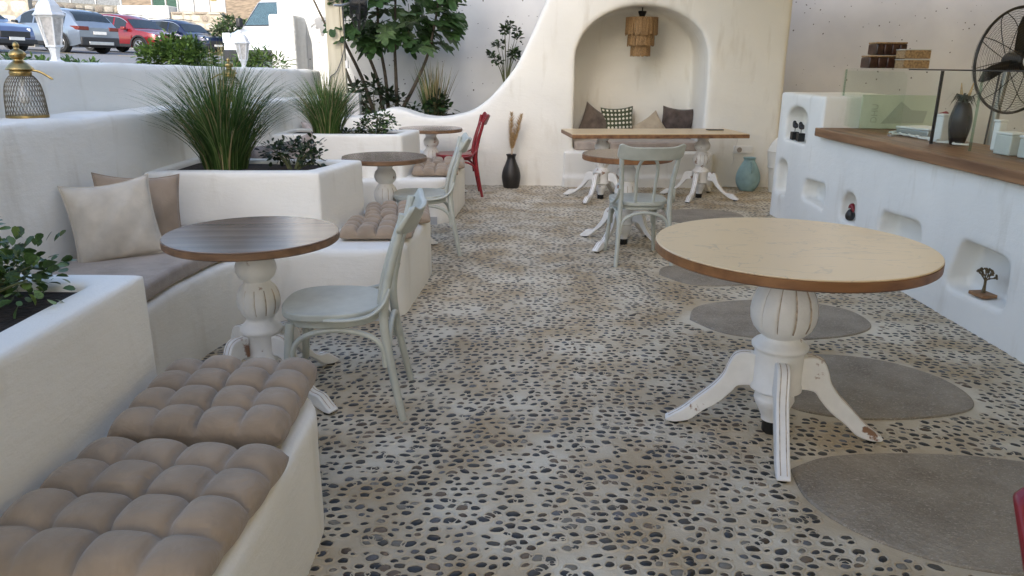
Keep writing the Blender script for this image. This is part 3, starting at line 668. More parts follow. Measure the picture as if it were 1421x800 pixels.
bt = thing('bottle', 'grey rounded bottle behind the frosted tubs', 'bottle', (3.02, 4.22, WT)); MB().lathe(smooth_prof([(.03, 0), (.036, .01), (.036, .13), (.03, .19), (.012, .215), (.001, .217)]), 20).build('body', 'steel_grey', bt); MB().tube([(0, 0, .2), (.02, .01, .28)], .003, 6).build('straw', 'black_iron', bt)
tub((3.0, 5.55, WT), .25, .3, .05, 'steel_grey', 'flat grey tray with white paper lid below the red chair back', .3, nm='tray', cat='tray')
pn = MB(); pn.box(-.01, .01, -.05, .05, 0, .006, M=Matrix.Translation((0, 0, .17)) @ Matrix.Rotation(R(35), 4, 'X')); o = pn.build('blue_packet', 'blue_print', bevel=.002); o.location = (3.0, 4.33, WT - .03); tag(o, 'small blue and white packet leaning above the frosted tubs', 'packet')
m = MB(); r = random.Random(9)
for i in range(7):
    y0 = 5.75 - i * .12; m.tube(smooth_path([(2.83 + r.uniform(-.03, .05), y0, WT + .008), (2.87 + r.uniform(-.05, .05), y0 - .07, WT + .02), (2.80 + r.uniform(-.02, .06), y0 - .15, WT + .012), (2.9, y0 - .2, WT + .01)], 5), .007, 6)
tag(m.build('crumpled_cord', 'white_cable'), 'tangle of white cord and paper lying behind the glass', 'cord')
# niche figurines
def bird(loc, label):
    t = thing('bird_figurine', label, 'figurine', loc, R(90), 'bird figurines in the arched counter niche')
    MB().box(-.03, .03, -.03, .03, 0, .07).build('block', 'black_iron', t, bevel=.003); MB().tube([(0, 0, .07), (0, 0, .105)], .003, 6).build('rod', 'black_iron', t)
    b = MB(); b.tube(smooth_path([(-.055, 0, .115), (-.03, 0, .118), (0, 0, .125), (.025, 0, .14), (.035, 0, .155), (.05, 0, .157)], 4), interp([.004, .014, .026, .02, .015, .002], 4), 10); b.build('bird', 'black_ceramic', t)
bird((CXF + .05, 6.98, .752), 'small black bird figurine on a dark block, closer to the niche end wall')
bird((CXF + .05, 6.83, .752), 'small black bird figurine on a dark block, on the worktop side of its twin')
tf = thing('tree_figurine', 'bronze tree figurine on a wooden base in a counter niche', 'figurine', (CXF + .055, 3.93, .196), R(8))
MB().box(-.045, .045, -.055, .055, 0, .02).build('base', 'small_wood', tf, bevel=.004)
m = MB(); r = random.Random(2); m.tube(smooth_path([(0, 0, .02), (.004, .003, .06), (0, 0, .09)], 4), interp([.012, .007, .007], 4), 8)
def br(p, d, L, k):
    q = p + d * L; m.tube([p, (p + q) / 2 + Vector((0, r.uniform(-.004, .004), 0)), q], [.0055 * .8 ** (3 - k), .005 * .8 ** (3 - k), .003], 5)
    if k:
        for s in (-1, 1): br(q, (d + Vector((r.uniform(-.25, .25), s * r.uniform(.4, .7), r.uniform(-.1, .2)))).normalized(), L * .74, k - 1)
    else: m.lathe([(0, -.006), (.006, -.002), (.006, .003), (0, .007)], 6, c=q)
for ay in (-.9, -.3, .3, .9): br(Vector((0, 0, .085)), Vector((0, math.sin(ay), math.cos(ay))), .028, 3)
m.build('branches', 'figure_bronze', tf)
rf = thing('rooster_figurine', 'small red and dark rooster figurine in a pointed counter niche', 'figurine', (CXF + .045, 5.63, .275))
MB().lathe(smooth_prof([(.02, 0), (.03, .01), (.035, .04), (.02, .075), (0, .085)]), 14).build('body', 'black_ceramic', rf)
MB().tube(smooth_path([(0, -.05, .07), (0, -.01, .11), (0, .04, .085)], 5), interp([.006, .022, .005], 5), 9).build('comb', 'red_paint', rf)

# ---- fan
def make_fan(label, Rr, loc):
    t = thing('pedestal_fan', label, 'fan', loc)
    head = bpy.data.objects.new('fan_head', None)
    cage = MB(); Q = lambda a, rr, d: (rr * math.cos(a), d, rr * math.sin(a))
    cage.tube([Q(2 * math.pi * i / 56, Rr, 0) for i in range(56)], .011, 7, closed=True)
    for sgn in (-1, 1):
        for k in range(19):
            rr = .07 + (Rr - .075) * k / 18.5; d = sgn * (.015 + .085 * math.sqrt(max(0, 1 - (rr / Rr) ** 2.2)))
            cage.tube([Q(2 * math.pi * i / 44, rr, d) for i in range(44)], .0012, 4, closed=True)
        for k in range(10):
            a = 2 * math.pi * (k + .3) / 10; pts = []
            for q in range(7):
                rr = .05 + (Rr - .05) * q / 6; d = sgn * (.012 + .085 * math.sqrt(max(0, 1 - (rr / Rr) ** 2.2))); pts.append(Q(a, rr, d))
            cage.tube(pts, .0032, 5)
    cage.build('cage', 'black_iron', t).location = (0, 0, 1.45)
    for k in range(3):
        a = 2 * math.pi * k / 3 + R(83); b = MB(); V = []
        for q, (rr, w0, w1) in enumerate(((.06, -.03, .03), (.14, -.05, .045), (.24, -.065, .055), (.31, -.06, .045), (.345, -.03, .02))):
            rr *= Rr / .39
            for ww, dd in ((w0, -.02), (w1, .02)):
                V.append((rr * math.cos(a) - ww * math.sin(a), dd, rr * math.sin(a) + ww * math.cos(a)))
        n_ = len(V); V += [(x, y + .005, z) for x, y, z in V]
        F = [(2 * i, 2 * i + 1, 2 * i + 3, 2 * i + 2) for i in range(4)] + [(n_ + 2 * i + 2, n_ + 2 * i + 3, n_ + 2 * i + 1, n_ + 2 * i) for i in range(4)]
        b.add(V, F); b.build('blade', 'black_iron', t).location = (0, 0, 1.45)
    h = MB(); Mh = Matrix.Translation((0, 0, 1.45)) @ Matrix.Rotation(R(90), 4, 'X')
    hl = MB().lathe([(0, -.09), (.06, -.09), (.075, -.06), (.075, .05), (.08, .08), (.07, .095), (0, .095)], 28); hl.v = [tuple(Mh @ Vector(v)) for v in hl.v]; hub = hl.build('motor_hub', 'black_iron', t)
    bl = MB().lathe([(0, .096), (.052, .096), (.052, .1), (.045, .104), (0, .104)], 28); bl.v = [tuple(Mh @ Vector(v)) for v in bl.v]; bl.build('badge', 'white_metal', hub)
    return t
fan = make_fan('large black industrial fan on a grey stand behind the counter', .39, (3.86, 6.0, 0)); fan.rotation_euler = (0, 0, R(14))
MB().tube([(-.02, .12, .05), (0, .1, 1.1), (.01, .08, 1.40)], [.03, .028, .026], 12).build('stand_pole', 'steel_grey', fan); MB().tube([(-.09, .10, .05), (-.06, .08, 1.38)], .007, 8).build('cable', 'cable', fan)
MB().lathe([(0, 0), (.24, 0), (.24, .02), (.05, .05), (0, .05)], 28, c=(0, .12, 0)).build('stand_base', 'black_iron', fan)
text('badge_lettering', 'CRETA', .026, 'blue_print', fan, (0, -.1055, 1.45), (R(90), 0, 0), .0006)
fan2 = make_fan('black wall fan seen edge-on, mounted on the cream timber post', .29, (-1.80, 9.2, .60)); fan2.name = 'wall_fan'
fan2.rotation_euler = (0, 0, R(104))
MB().tube([(.0, .1, 1.45), (-.08, .2, 1.42), (-.1, .28, 1.42)], .014, 8).build('bracket', 'steel_grey', fan2)

# ================================================================== FURNITURE
def pedestal(t, Rleg=.40, H=.71, ang0=0., bulb=1., two=False):
    """turned column with fluted bulb and four scroll legs"""
    s = H / .705
    if not two:
        prof = [(.10, .705), (.105, .70), (.105, .685), (.088, .66), (.079, .64), (.076, .62), (.081, .612), (.083, .607), (.095, .587), (.112, .558), (.122, .525), (.126, .492), (.122, .46), (.11, .432), (.09, .41), (.077, .402), (.071, .397), (.073, .389), (.085, .38), (.1, .371), (.108, .362), (.107, .352), (.098, .345), (.094, .335), (.094, .215), (.1, .205), (.1, .188), (.085, .18), (.066, .172), (.066, .165), (.076, .155), (.078, .142), (.07, .12), (.05, .085), (.042, .066), (.042, .055), (.0, .055)]
        zb = (.415, .60)
    else:
        prof = [(.085, .705), (.088, .69), (.07, .672), (.058, .655), (.06, .645), (.078, .625), (.088, .60), (.088, .575), (.078, .55), (.06, .535), (.055, .53), (.06, .52), (.078, .50), (.09, .475), (.095, .445), (.092, .415), (.08, .385), (.064, .368), (.06, .36), (.062, .35), (.075, .335), (.092, .318), (.094, .305), (.09, .298), (.084, .29), (.082, .20), (.088, .192), (.088, .178), (.07, .17), (.056, .163), (.062, .148), (.064, .135), (.055, .11), (.04, .08), (.034, .06), (.034, .05), (0, .05)]
        zb = (.375, .485)
    n = 144; per = 12
    def fn(a, z, j): return .955 if (zb[0] < z / s < zb[1] and j % per == 0) else 1.
    def gm(z, j): return 1 if (zb[0] < z / s < zb[1] and j % per == 0) else 0
    prof = [(r * bulb, z * s) for r, z in prof]
    MB().lathe(prof[::-1], n, fn=fn, gm=gm).build('column', ['white_paint_worn', 'worn_groove'], t, angle=50)
    MB().lathe([(0, 0), (.03, 0), (.035, .01), (.035, .05 * s), (0, .05 * s)], 16).build('centre_foot', 'black_iron', t)
    zt = .335 if not two else .29
    for k in range(4):
        a = ang0 + math.pi / 2 * k
        # side profile (r, z) of a scroll leg
        up_ = [(.085, zt - .005), (.13, zt), (.165, zt - .015), (.185, zt - .055), (.2, zt - .10), (.235, zt - .15), (.29, zt - .205), (Rleg * .87, .075), (Rleg * .97, .045), (Rleg + .02, .022)]
        dn = [(Rleg + .01, .012), (Rleg * .93, .012), (Rleg * .8, .028), (.27, .07), (.21, .115), (.165, .165), (.14, .195), (.085, .2)]
        pu = [(p.x, p.y) for p in smooth_path([(x, z, 0) for x, z in up_], 4)]; pd = [(p.x, p.y) for p in smooth_path([(x, z, 0) for x, z in dn], 4)]
        Ml = Matrix.Rotation(a, 4, 'Z') @ Matrix(((1, 0, 0, 0), (0, 0, 1, 0), (0, 1, 0, 0), (0, 0, 0, 1)))
        lg = MB().prism(pu + pd, -.024, .024, M=Ml).build('leg', 'white_paint_worn', t, bevel=.005)
        g = MB(); Ma = Matrix.Rotation(a, 4, 'Z')
        for off in (-.011, .011):
            pts = [Ma @ Vector((x, off, z + .0005)) for x, z in pu[2:-2]]; g.tube(pts, .0017, 4)
        g.build('groove', 'worn_groove', lg)
        MB().lathe([(0, 0), (.02, 0), (.02, .014), (0, .014)], 10, c=(Ma @ Vector((Rleg * .95, 0, 0)))).build('foot_pad', 'black_iron', lg)
def round_table(label, loc, r, T, topm, edgem, Rleg, ang0, two, bulb=1., group='round pedestal tables', rz=0, th=.042):
    t = thing('round_table', label, 'table', loc, rz, group)
    n = 96
    tp = MB().lathe([(0, T - .006), (r - .003, T - .006), (r - .001, T - .003), (r - .004, T), (0, T)], n).build('table_top', topm, t)
    MB().lathe([(0, T - th), (r - .006, T - th), (r, T - th + .005), (r, T - .0075), (r - .002, T - .0065), (0, T - .0065)], n).build('edge_band', edgem, tp)
    pedestal(t, Rleg, T - th, ang0 - rz, bulb, two); return t
round_table('large cream-topped round table with chestnut edge and worn white pedestal', (1.035, 2.70, 0), .497, .77, 'cream_top', 'chestnut_edge', .395, R(-12), False, .98)
round_table('round walnut table facing the linen pillow, with a worn white pedestal', (-1.08, 3.04, 0), .352, .72, 'walnut_top', 'walnut_edge', .40, R(-33), True, .95, rz=R(6), th=.036)
round_table('round walnut table standing between the two planted boxes', (-.975, 5.72, 0), .32, .72, 'walnut_top', 'walnut_edge', .38, R(20), True, .95, rz=R(20), th=.036)
round_table('round walnut table in the far corner beside the red chair', (-.90, 8.32, 0), .345, .72, 'walnut_top', 'walnut_edge', .38, R(10), True, .95, rz=R(-15), th=.036)
round_table('round walnut table in front of the long niche table', (.90, 5.93, 0), .355, .73, 'walnut_top', 'chestnut_edge', .40, R(-40), True, .95, rz=R(30), th=.045)
lt = thing('long_table', 'long rectangular table with grey top and two white pedestals before the niche', 'table', (1.50, 8.13, 0), R(6))
tp = MB().box(-.94, .92, -.34, .34, .712, .72).build('table_top', 'cream_top', lt, bevel=.002); MB().box(-.943, .923, -.343, .343, .675, .711).build('edge_band', 'counter_wood', tp, bevel=.004)
for x in (-.55, .55):
    tmp = thing('p', 'x', 'x'); pedestal(tmp, .42, .674, R(-35), .95, True)
    for ch in [q for q in bpy.data.objects if q.parent == tmp]: ch.parent = lt; ch.location = (x, 0, 0)
    bpy.data.objects.remove(tmp)

# ---- bentwood chair: front is +y
def make_chair(label, paint, loc, rz):
    t = thing('bentwood_chair', label, 'chair', loc, rz, 'bentwood cafe chairs')
    out = []
    for k in range(48):
        a = 2 * math.pi * k / 48; c, s = math.cos(a), math.sin(a); e = 2 / 2.7
        x = math.copysign(abs(c) ** e, c) * (.205 + .012 * s); y = math.copysign(abs(s) ** e, s) * .205; out.append((x, y + .01))
    MB().prism(out, .425, .458).build('seat', paint, t, bevel=.007, seg=3)
    MB().prism([(x * .92, y * .92) for x, y in out], .395, .424).build('seat_rim', paint, t, bevel=.004)
    for s in (-1, 1):
        pts = smooth_path([(s * .205, -.275, .0), (s * .188, -.235, .22), (s * .178, -.21, .43), (s * .182, -.235, .60), (s * .198, -.28, .76), (s * .204, -.302, .855)], 5)
        MB().tube(pts, interp([.0145, .017, .0185, .018, .0165, .015], 5), 10).build('back_post', paint, t)
        pts = smooth_path([(s * .192, .205, .0), (s * .172, .178, .25), (s * .16, .162, .41)], 4)
        MB().tube(pts, interp([.0135, .017, .019], 4), 10).build('front_leg', paint, t)
        # arched brace between seat and rear post
        pts = smooth_path([(s * .2, .02, .432), (s * .214, -.08, .437), (s * .215, -.16, .455), (s * .203, -.215, .50), (s * .196, -.24, .56)], 5)
        MB().tube(pts, interp([.010, .0115, .012, .012, .009], 5), 8, flat=(1, .75)).build('side_brace', paint, t)
    def archtube(a, b, h0, h1, nm='leg_arch', rr=.0115):
        a, b = Vector(a), Vector(b); pts = []
        for k in range(17):
            q = k / 16; th = math.pi * q; x = .5 - .5 * math.cos(th); xx = .04 + .92 * x
            pts.append(a.lerp(b, xx) * 1 + Vector((0, 0, h0 + (h1 - h0) * math.sin(th) ** .55)))
        MB().tube(pts, rr, 8).build(nm, paint, t)
    fl, fr_, rl, rr_ = (-.173, .176, 0), (.173, .176, 0), (-.186, -.226, 0), (.186, -.226, 0)
    archtube(fl, fr_, .23, .385); archtube(rl, rr_, .23, .385); archtube(fl, rl, .23, .385); archtube(fr_, rr_, .23, .385)
    pts = [(-.062, -.176, .425), (-.068, -.20, .56), (-.072, -.232, .67), (-.062, -.255, .738), (-.035, -.268, .775), (0, -.272, .787), (.035, -.268, .775), (.062, -.255, .738), (.072, -.232, .67), (.068, -.20, .56), (.062, -.176, .425)]
    MB().tube(smooth_path(pts, 4), .0115, 8).build('back_hoop', paint, t)
    # crest rail: curved board whose ends flare up and out
    m = MB(); V = []; n = 24
    for i in range(n + 1):
        q = -1 + 2 * i / n; x = q * .232; yb = -.318 + .055 * (abs(q) ** 2.2) - .012; ear = max(0, abs(q) - .55) / .45
        zt_ = .862 + .034 * ear ** 1.5 - (.022 if abs(q) > .985 else 0); zb_ = .768 + .012 * ear ** 1.2 + (.016 if abs(q) > .985 else 0)
        tw = .02 * ear; lean = .042
        V += [(x, yb + .011 - tw * .3, zb_), (x, yb + .011 - lean - tw, zt_), (x, yb - .011 - lean - tw, zt_), (x, yb - .011 - tw * .3, zb_)]
    F = [(4 * i + a, 4 * i + (a + 1) % 4, 4 * i + 4 + (a + 1) % 4, 4 * i + 4 + a) for i in range(n) for a in range(4)] + [(0, 1, 2, 3), (4 * n + 3, 4 * n + 2, 4 * n + 1, 4 * n)]
    m.add(V, F); m.build('crest_rail', paint, t, bevel=.006)
    return t
ch0 = make_chair('sage green bentwood chair drawn up to the walnut table before the linen pillow', 'sage_paint', (-.725, 2.96, 0), R(93))
place(ch0, (-.69, 5.66, 0), R(96), 'sage green bentwood chair at the walnut table between the planter boxes')
place(ch0, (.93, 5.50, 0), R(4), 'sage green bentwood chair with its back turned, before the long niche table')
rc = make_chair('red bentwood chair at the far corner table beside the black vase', 'red_paint', (-.63, 8.27, 0), R(97))
place(rc, (.85, .485, 0), R(176), 'red bentwood chair of which only a crest end shows, over the large grey paving stone')
place(rc, (3.75, 6.9, .12), R(165), 'red bentwood chair behind the glass case')

# ---- cushions
def tufted(label, loc, rz, S=.44, nx=4, ny=4, th=.045, tilt=(0, 0), group='taupe tufted seat cushions'):
    N = 72; V = []; F = []; r = random.Random(int(loc[0] * 1000 + loc[1] * 77))
    ph = [[r.uniform(.82, 1.15) for _ in range(ny)] for _ in range(nx)]
    def hgt(u, v):
        fu, fv = (u + 1) / 2 * nx, (v + 1) / 2 * ny; iu, iv = min(nx - 1, int(fu)), min(ny - 1, int(fv)); du, dv = abs(2 * (fu - iu) - 1), abs(2 * (fv - iv) - 1)
        return (((1 - du ** 2.4) * (1 - dv ** 2.4)) ** .40 - .5 * max(0, du * dv - .55)) * ph[iu][iv]
    for side in (1, -1):
        for i in range(N + 1):
            for j in range(N + 1):
                u, v = -1 + 2 * i / N, -1 + 2 * j / N
                uu = math.copysign(1 - (1 - abs(u)) ** 1.5, u); vv = math.copysign(1 - (1 - abs(v)) ** 1.5, v)
                e = max(0, (1 - abs(uu) ** 9) * (1 - abs(vv) ** 9)) ** .38
                hx = 1 + .018 * (abs(math.sin((vv + 1) / 2 * ny * math.pi)) - .5); hy = 1 + .018 * (abs(math.sin((uu + 1) / 2 * nx * math.pi)) - .5)
                z = th * .62 + e * (th * .22 + .046 * hgt(uu, vv)) if side > 0 else th * .62 - e * (th * .6)
                V.append((uu * S / 2 * hx * (1 + .02 * e), vv * S / 2 * hy * (1 + .02 * e), z))
    n = N + 1
    for sd in range(2):
        o = sd * n * n
        for i in range(N):
            for j in range(N):
                f = (o + i * n + j, o + (i + 1) * n + j, o + (i + 1) * n + j + 1, o + i * n + j + 1); F.append(f if sd == 0 else f[::-1])
    m = MB().add(V, F); me = m.mesh('tufted_cushion', 'taupe_cotton'); bm = bmesh.new(); bm.from_mesh(me); bmesh.ops.remove_doubles(bm, verts=bm.verts, dist=.0006); bmesh.ops.recalc_face_normals(bm, faces=bm.faces); bm.to_mesh(me); bm.free()
    root = thing('tufted_cushion', label, 'cushion', loc, rz, group); root.rotation_euler = (tilt[0], tilt[1], rz)
    link('padding', me, root)
    for i in range(1, nx):
        for j in range(1, ny):
            x, y = (-1 + 2 * i / nx) * S / 2, (-1 + 2 * j / ny) * S / 2
            MB().lathe([(0, .0), (.008, .001), (.009, .004), (.005, .006), (0, .0065)], 10, c=(x, y, th * .80)).build('button', 'taupe_cotton', root)
    return root
tufted('taupe tufted cushion at the table end of the near bench, the thicker of the two', (-.83, 1.965, SH + .004), R(2), .45, 4, 4, th=.085, tilt=(R(1), 0))
tufted('flatter taupe tufted cushion beside the jade plant box', (-.82, 1.445, SH + .004), R(-4), .50, 4, 4, th=.06)
tufted('taupe tufted cushion behind the crest of the first sage chair', (-.80, 4.42, SH + .004), R(3), .42, 4, 4)
tufted('taupe tufted cushion lying behind another on the curved bench', (-.76, 4.87, SH + .006), R(8), .42, 4, 4, tilt=(R(2), 0))
tufted('taupe tufted cushion alone on the bench behind the second sage chair', (-.72, 6.98, SH + .004), R(4), .42, 4, 4)
tufted('taupe tufted cushion on the bench nearest the red chair', (-.69, 7.45, SH + .004), R(4), .42, 4, 4)
def slabpad(name, outline, z0, z1, label, mname='seat_grey'):
    m = MB().prism(round_poly(outline, .05, 4), z0, z1); o = m.build(name, mname, bevel=.022, seg=4); return tag(o, label, 'seat pad', 'grey fabric seat pads')
slabpad('seat_pad', [(-2.09, 2.18), (-1.545, 2.18), (-1.545, 3.3), (-1.50, 3.66), (-1.40, 3.88), (-1.5, 4.27), (-2.09, 4.25)], SH + .006, SH + .085, 'grey fabric seat pad under the linen pillow on the curved bench')
slabpad('seat_pad', [(-2.09, 5.25), (-1.52, 5.25), (-1.52, 6.2), (-1.5, 6.64), (-2.09, 6.64)], SH + .006, SH + .085, 'grey fabric seat pad on the bench behind the middle walnut table')
slabpad('niche_pad', [(.725, BY + .02), (2.215, BY + .02), (2.215, BY + .72), (.725, BY + .72)], .418, .52, 'long taupe grey seat pad in the arched niche')

def pillow(label, loc, S, th, mname, rot, group=None, dots=None, seed=1, name='pillow'):
    """local: lies in xz plane, face to -y"""
    N = 36; V = []; F = []; r = random.Random(seed); p1, p2 = r.uniform(0, 6), r.uniform(0, 6)
    def pt(u, v, side):
        e = max(0, (1 - u * u) * (1 - v * v)) ** .5
        wr = 1 + .16 * math.sin(3.2 * u + 4 * v + p1) * (1 - e) + .06 * math.sin(7 * u - 5 * v + p2) + .05 * math.sin(15 * u + 9 * v + p1) * (1 - e) + .035 * math.sin(11 * v - 13 * u + 2 * p2) * (.4 + abs(u * v))
        x = u * S / 2 * (1 - .085 * (1 - v * v) ** .9); z = v * S / 2 * (1 - .085 * (1 - u * u) ** .9) - .012 * (1 - u * u)
        return (x, -side * e ** .9 * th / 2 * wr, z + S / 2)
    for side in (1, -1):
        for i in range(N + 1):
            for j in range(N + 1): V.append(pt(-1 + 2 * i / N, -1 + 2 * j / N, side))
    n = N + 1
    for sd in range(2):
        for i in range(N):
            for j in range(N):
                f = (sd * n * n + i * n + j, sd * n * n + (i + 1) * n + j, sd * n * n + (i + 1) * n + j + 1, sd * n * n + i * n + j + 1); F.append(f if sd == 0 else f[::-1])
    me = MB().add(V, F).mesh(name, mname); bm = bmesh.new(); bm.from_mesh(me); bmesh.ops.remove_doubles(bm, verts=bm.verts, dist=.0004); bmesh.ops.recalc_face_normals(bm, faces=bm.faces); bm.to_mesh(me); bm.free()
    t = thing(name, label, 'pillow', loc, 0, group, rot); link('cover', me, t)
    pi = [pt(-1 + 2 * k / 20, -1, 1) for k in range(20)] + [pt(1, -1 + 2 * k / 20, 1) for k in range(20)] + [pt(1 - 2 * k / 20, 1, 1) for k in range(20)] + [pt(-1, 1 - 2 * k / 20, 1) for k in range(20)]
    MB().tube(pi, .0035, 6, closed=True).build('piping', mname, t)
    if dots:
        for i in range(8):
            for j in range(7):
                u, v = -.88 + 1.76 * i / 7, -.85 + 1.70 * j / 6; a = []
                c = Vector(pt(u, v, 1)); du = (Vector(pt(u + .02, v, 1)) - c).normalized(); dv = (Vector(pt(u, v + .02, 1)) - c).normalized(); nn = du.cross(dv).normalized(); nn = nn if nn.y < 0 else -nn
                rr = S * .037; ring = [c + nn * .0025 + du * rr * math.cos(q) + dv * rr * math.sin(q) for q in [2 * math.pi * k / 12 for k in range(12)]]
                back_ = [p - nn * .004 for p in ring]
                MB().add(ring + back_, [tuple(range(12))] + [(k, (k + 1) % 12, 12 + (k + 1) % 12, 12 + k) for k in range(12)]).build('dot', dots, t, smooth=False)
    return t
ZP = SH + .088
pillow('pale linen pillow leaning against the wall on the grey seat pad', (-1.86, 3.47, ZP - .01), .385, .14, 'linen', (R(-17), R(-5), R(31)), seed=4)
pillow('tan brown pillow tucked behind the pale linen pillow', (-1.86, 3.66, ZP - .02), .40, .12, 'tan_cloth', (R(-20), R(5), R(33)), seed=5)
pillow('cream patterned pillow leaning on the rear of the bush planter', (-1.48, 5.16, SH + .01), .50, .13, 'pattern_cloth', (R(-10), R(12), R(176)), seed=6)
pillow('cream patterned pillow against the wall by the far corner table', (-1.93, 7.75, SH + .03), .42, .14, 'pattern_cloth', (R(-15), R(-4), R(75)), seed=6)
NZ = .515; NY = BY + .50
pillow('brown satin pillow standing on one corner at the left of the niche', (.95, NY - .05, NZ - .07), .47, .15, 'brown_velvet', (R(-15), R(28), R(22)), 'pillows in the arched niche', seed=7)
pillow('dark green pillow with cream dots in the niche', (1.31, NY + .05, NZ - .01), .40, .12, 'dot_green', (R(-14), R(-3), R(0)), 'pillows in the arched niche', dots='dot_white', seed=8)
pillow('plain beige pillow tipped on a corner in the niche', (1.80, NY - .03, NZ - .08), .40, .13, 'beige_cloth', (R(-22), R(-33), R(-4)), 'pillows in the arched niche', seed=9)
pillow('dark brown satin pillow at the right end of the niche', (2.02, NY + .08, NZ - .01), .40, .13, 'dark_velvet', (R(-14), R(4), R(-18)), 'pillows in the arched niche', seed=10)

# ---- niche lamp, vases, socket
rl = thing('raffia_lamp', 'three-tiered raffia fringe pendant lamp hanging in the niche', 'lamp', (1.50, BY + .36, 1.50))
r = random.Random(4)
for tier, (rr, z0, z1) in enumerate(((.185, .235, .425), (.155, .115, .28), (.115, 0, .16))):
    m = MB()
    for k in range(110):
        a = 2 * math.pi * k / 110 + r.uniform(-.02, .02); q = rr * r.uniform(.95, 1.03); zz = z0 + r.uniform(-.012, .012); a2 = a + r.uniform(-.03, .03)
        s = .0055
        V = [(q * math.cos(a + d), q * math.sin(a + d), z1) for d in (-s / rr, s / rr)] + [(q * 1.02 * math.cos(a2 + d), q * 1.02 * math.sin(a2 + d), zz) for d in (s / rr, -s / rr)]
        V += [(x * .975, y * .975, z) for x, y, z in V]
        m.add(V, [(0, 1, 2, 3), (7, 6, 5, 4), (0, 3, 7, 4), (1, 5, 6, 2), (3, 2, 6, 7)])
    tr = m.build('fringe', 'raffia', rl, smooth=False); MB().tube([(rr * math.cos(2 * math.pi * k / 40), rr * math.sin(2 * math.pi * k / 40), z1) for k in range(40)], .006, 6, closed=True).build('hoop', 'raffia', tr)
MB().lathe([(0, .40), (.02, .41), (.05, .49), (.045, .50), (0, .50)], 20).build('cap', 'black_iron', rl); MB().tube([(0, 0, .49), (0, 0, .56)], .008, 8).build('rod', 'black_iron', rl)
v = thing('black_vase', 'matt black floor vase with two pampas plumes by the white wall', 'vase', (-.02, 8.78, 0))
MB().lathe(smooth_prof([(.075, 0), (.09, .01), (.105, .08), (.11, .14), (.098, .21), (.07, .28), (.052, .33), (.05, .36), (.06, .385), (.055, .39), (.042, .37), (.04, .3), (0, .28)]), 32).build('body', 'black_ceramic', v)
for k, (dx, h) in enumerate(((.0, .86), (.12, .84))):
    r = random.Random(k); m = MB(); path = smooth_path([(0, 0, .3), (dx * .15, 0, .45), (dx * .5, 0, .62), (dx, 0, h)], 8); m.tube(path, .0035, 5)
    for i in range(650):
        q = r.uniform(.35, 1); p = Vector(path[min(len(path) - 1, int(q * (len(path) - 1)))]); a = r.uniform(0, 6.28); L = .062 * math.sin(math.pi * min(1, (q - .3) / .72)) ** .6 + .01
        tip = p + Vector((math.cos(a) * L * .8, math.sin(a) * L * .8, L * 1.1)); s = Vector((-math.sin(a), math.cos(a), 0)) * .0028
        m.add([p - s, p + s, tip], [(0, 1, 2)])
    m.build('plume', 'pampas', v, smooth=False)
v = thing('blue_jug', 'pale blue glazed jug with two handles beside the counter', 'jug', (2.73, 8.70, 0), R(-20))
MB().lathe(smooth_prof([(.06, 0), (.08, .004), (.12, .06), (.137, .13), (.13, .2), (.1, .28), (.072, .33), (.062, .355), (.072, .378), (.07, .384), (.058, .37), (.05, .33), (0, .3)]), 36).build('body', 'blue_glaze', v)
for a in (-70, 110):
    Ma = Matrix.Rotation(R(a), 4, 'Z'); MB().tube([Ma @ Vector(p) for p in smooth_path([(.073, 0, .32), (.105, 0, .325), (.128, 0, .29), (.13, 0, .25), (.118, 0, .22)], 5)], .011, 8).build('handle', 'blue_glaze', v)
sk = thing('wall_socket', 'beige double wall socket beneath the end of the long table', 'socket', (2.72, BY - .006, .40))
MB().box(-.11, .11, -.012, .01, 0, .09).build('plate', 'white_plastic', sk, bevel=.004)
MB().lathe([(0, 0), (.028, 0), (.03, .006), (0, .006)], 20).build('outlet', 'seat_grey', sk).matrix_local = Matrix.Translation((-.05, -.012, .045)) @ Matrix.Rotation(R(90), 4, 'X'); MB().box(.03, .085, -.016, -.0125, .02, .07).build('switch', 'white_plastic', sk, bevel=.002)
MB().tube(smooth_path([(-.13, -.2, .28), (-.125, -.15, .15), (-.15, -.12, .02), (-.13, -.11, -.06), (-.16, -.1, -.12)], 5), .004, 6).build('charger_cable', 'white_cable', sk)
o = MB().box(-.09, .09, -.04, .04, 0, .009).build('phone', 'black_gloss', bevel=.004); o.location = (2.20, 8.32, .7215); o.rotation_euler = (0, 0, R(10)); tag(o, 'black phone lying at the right end of the long table', 'phone')
v = thing('plaster_urn', 'white plaster urn half hidden behind the counter end', 'urn', (3.07, 8.62, 0)); MB().lathe(smooth_prof([(.09, 0), (.11, .02), (.13, .25), (.15, .28), (.145, .30), (.16, .45), (.165, .47), (.155, .48), (.12, .56), (.06, .62), (0, .64)], 3), 32).build('body', 'plaster', v)

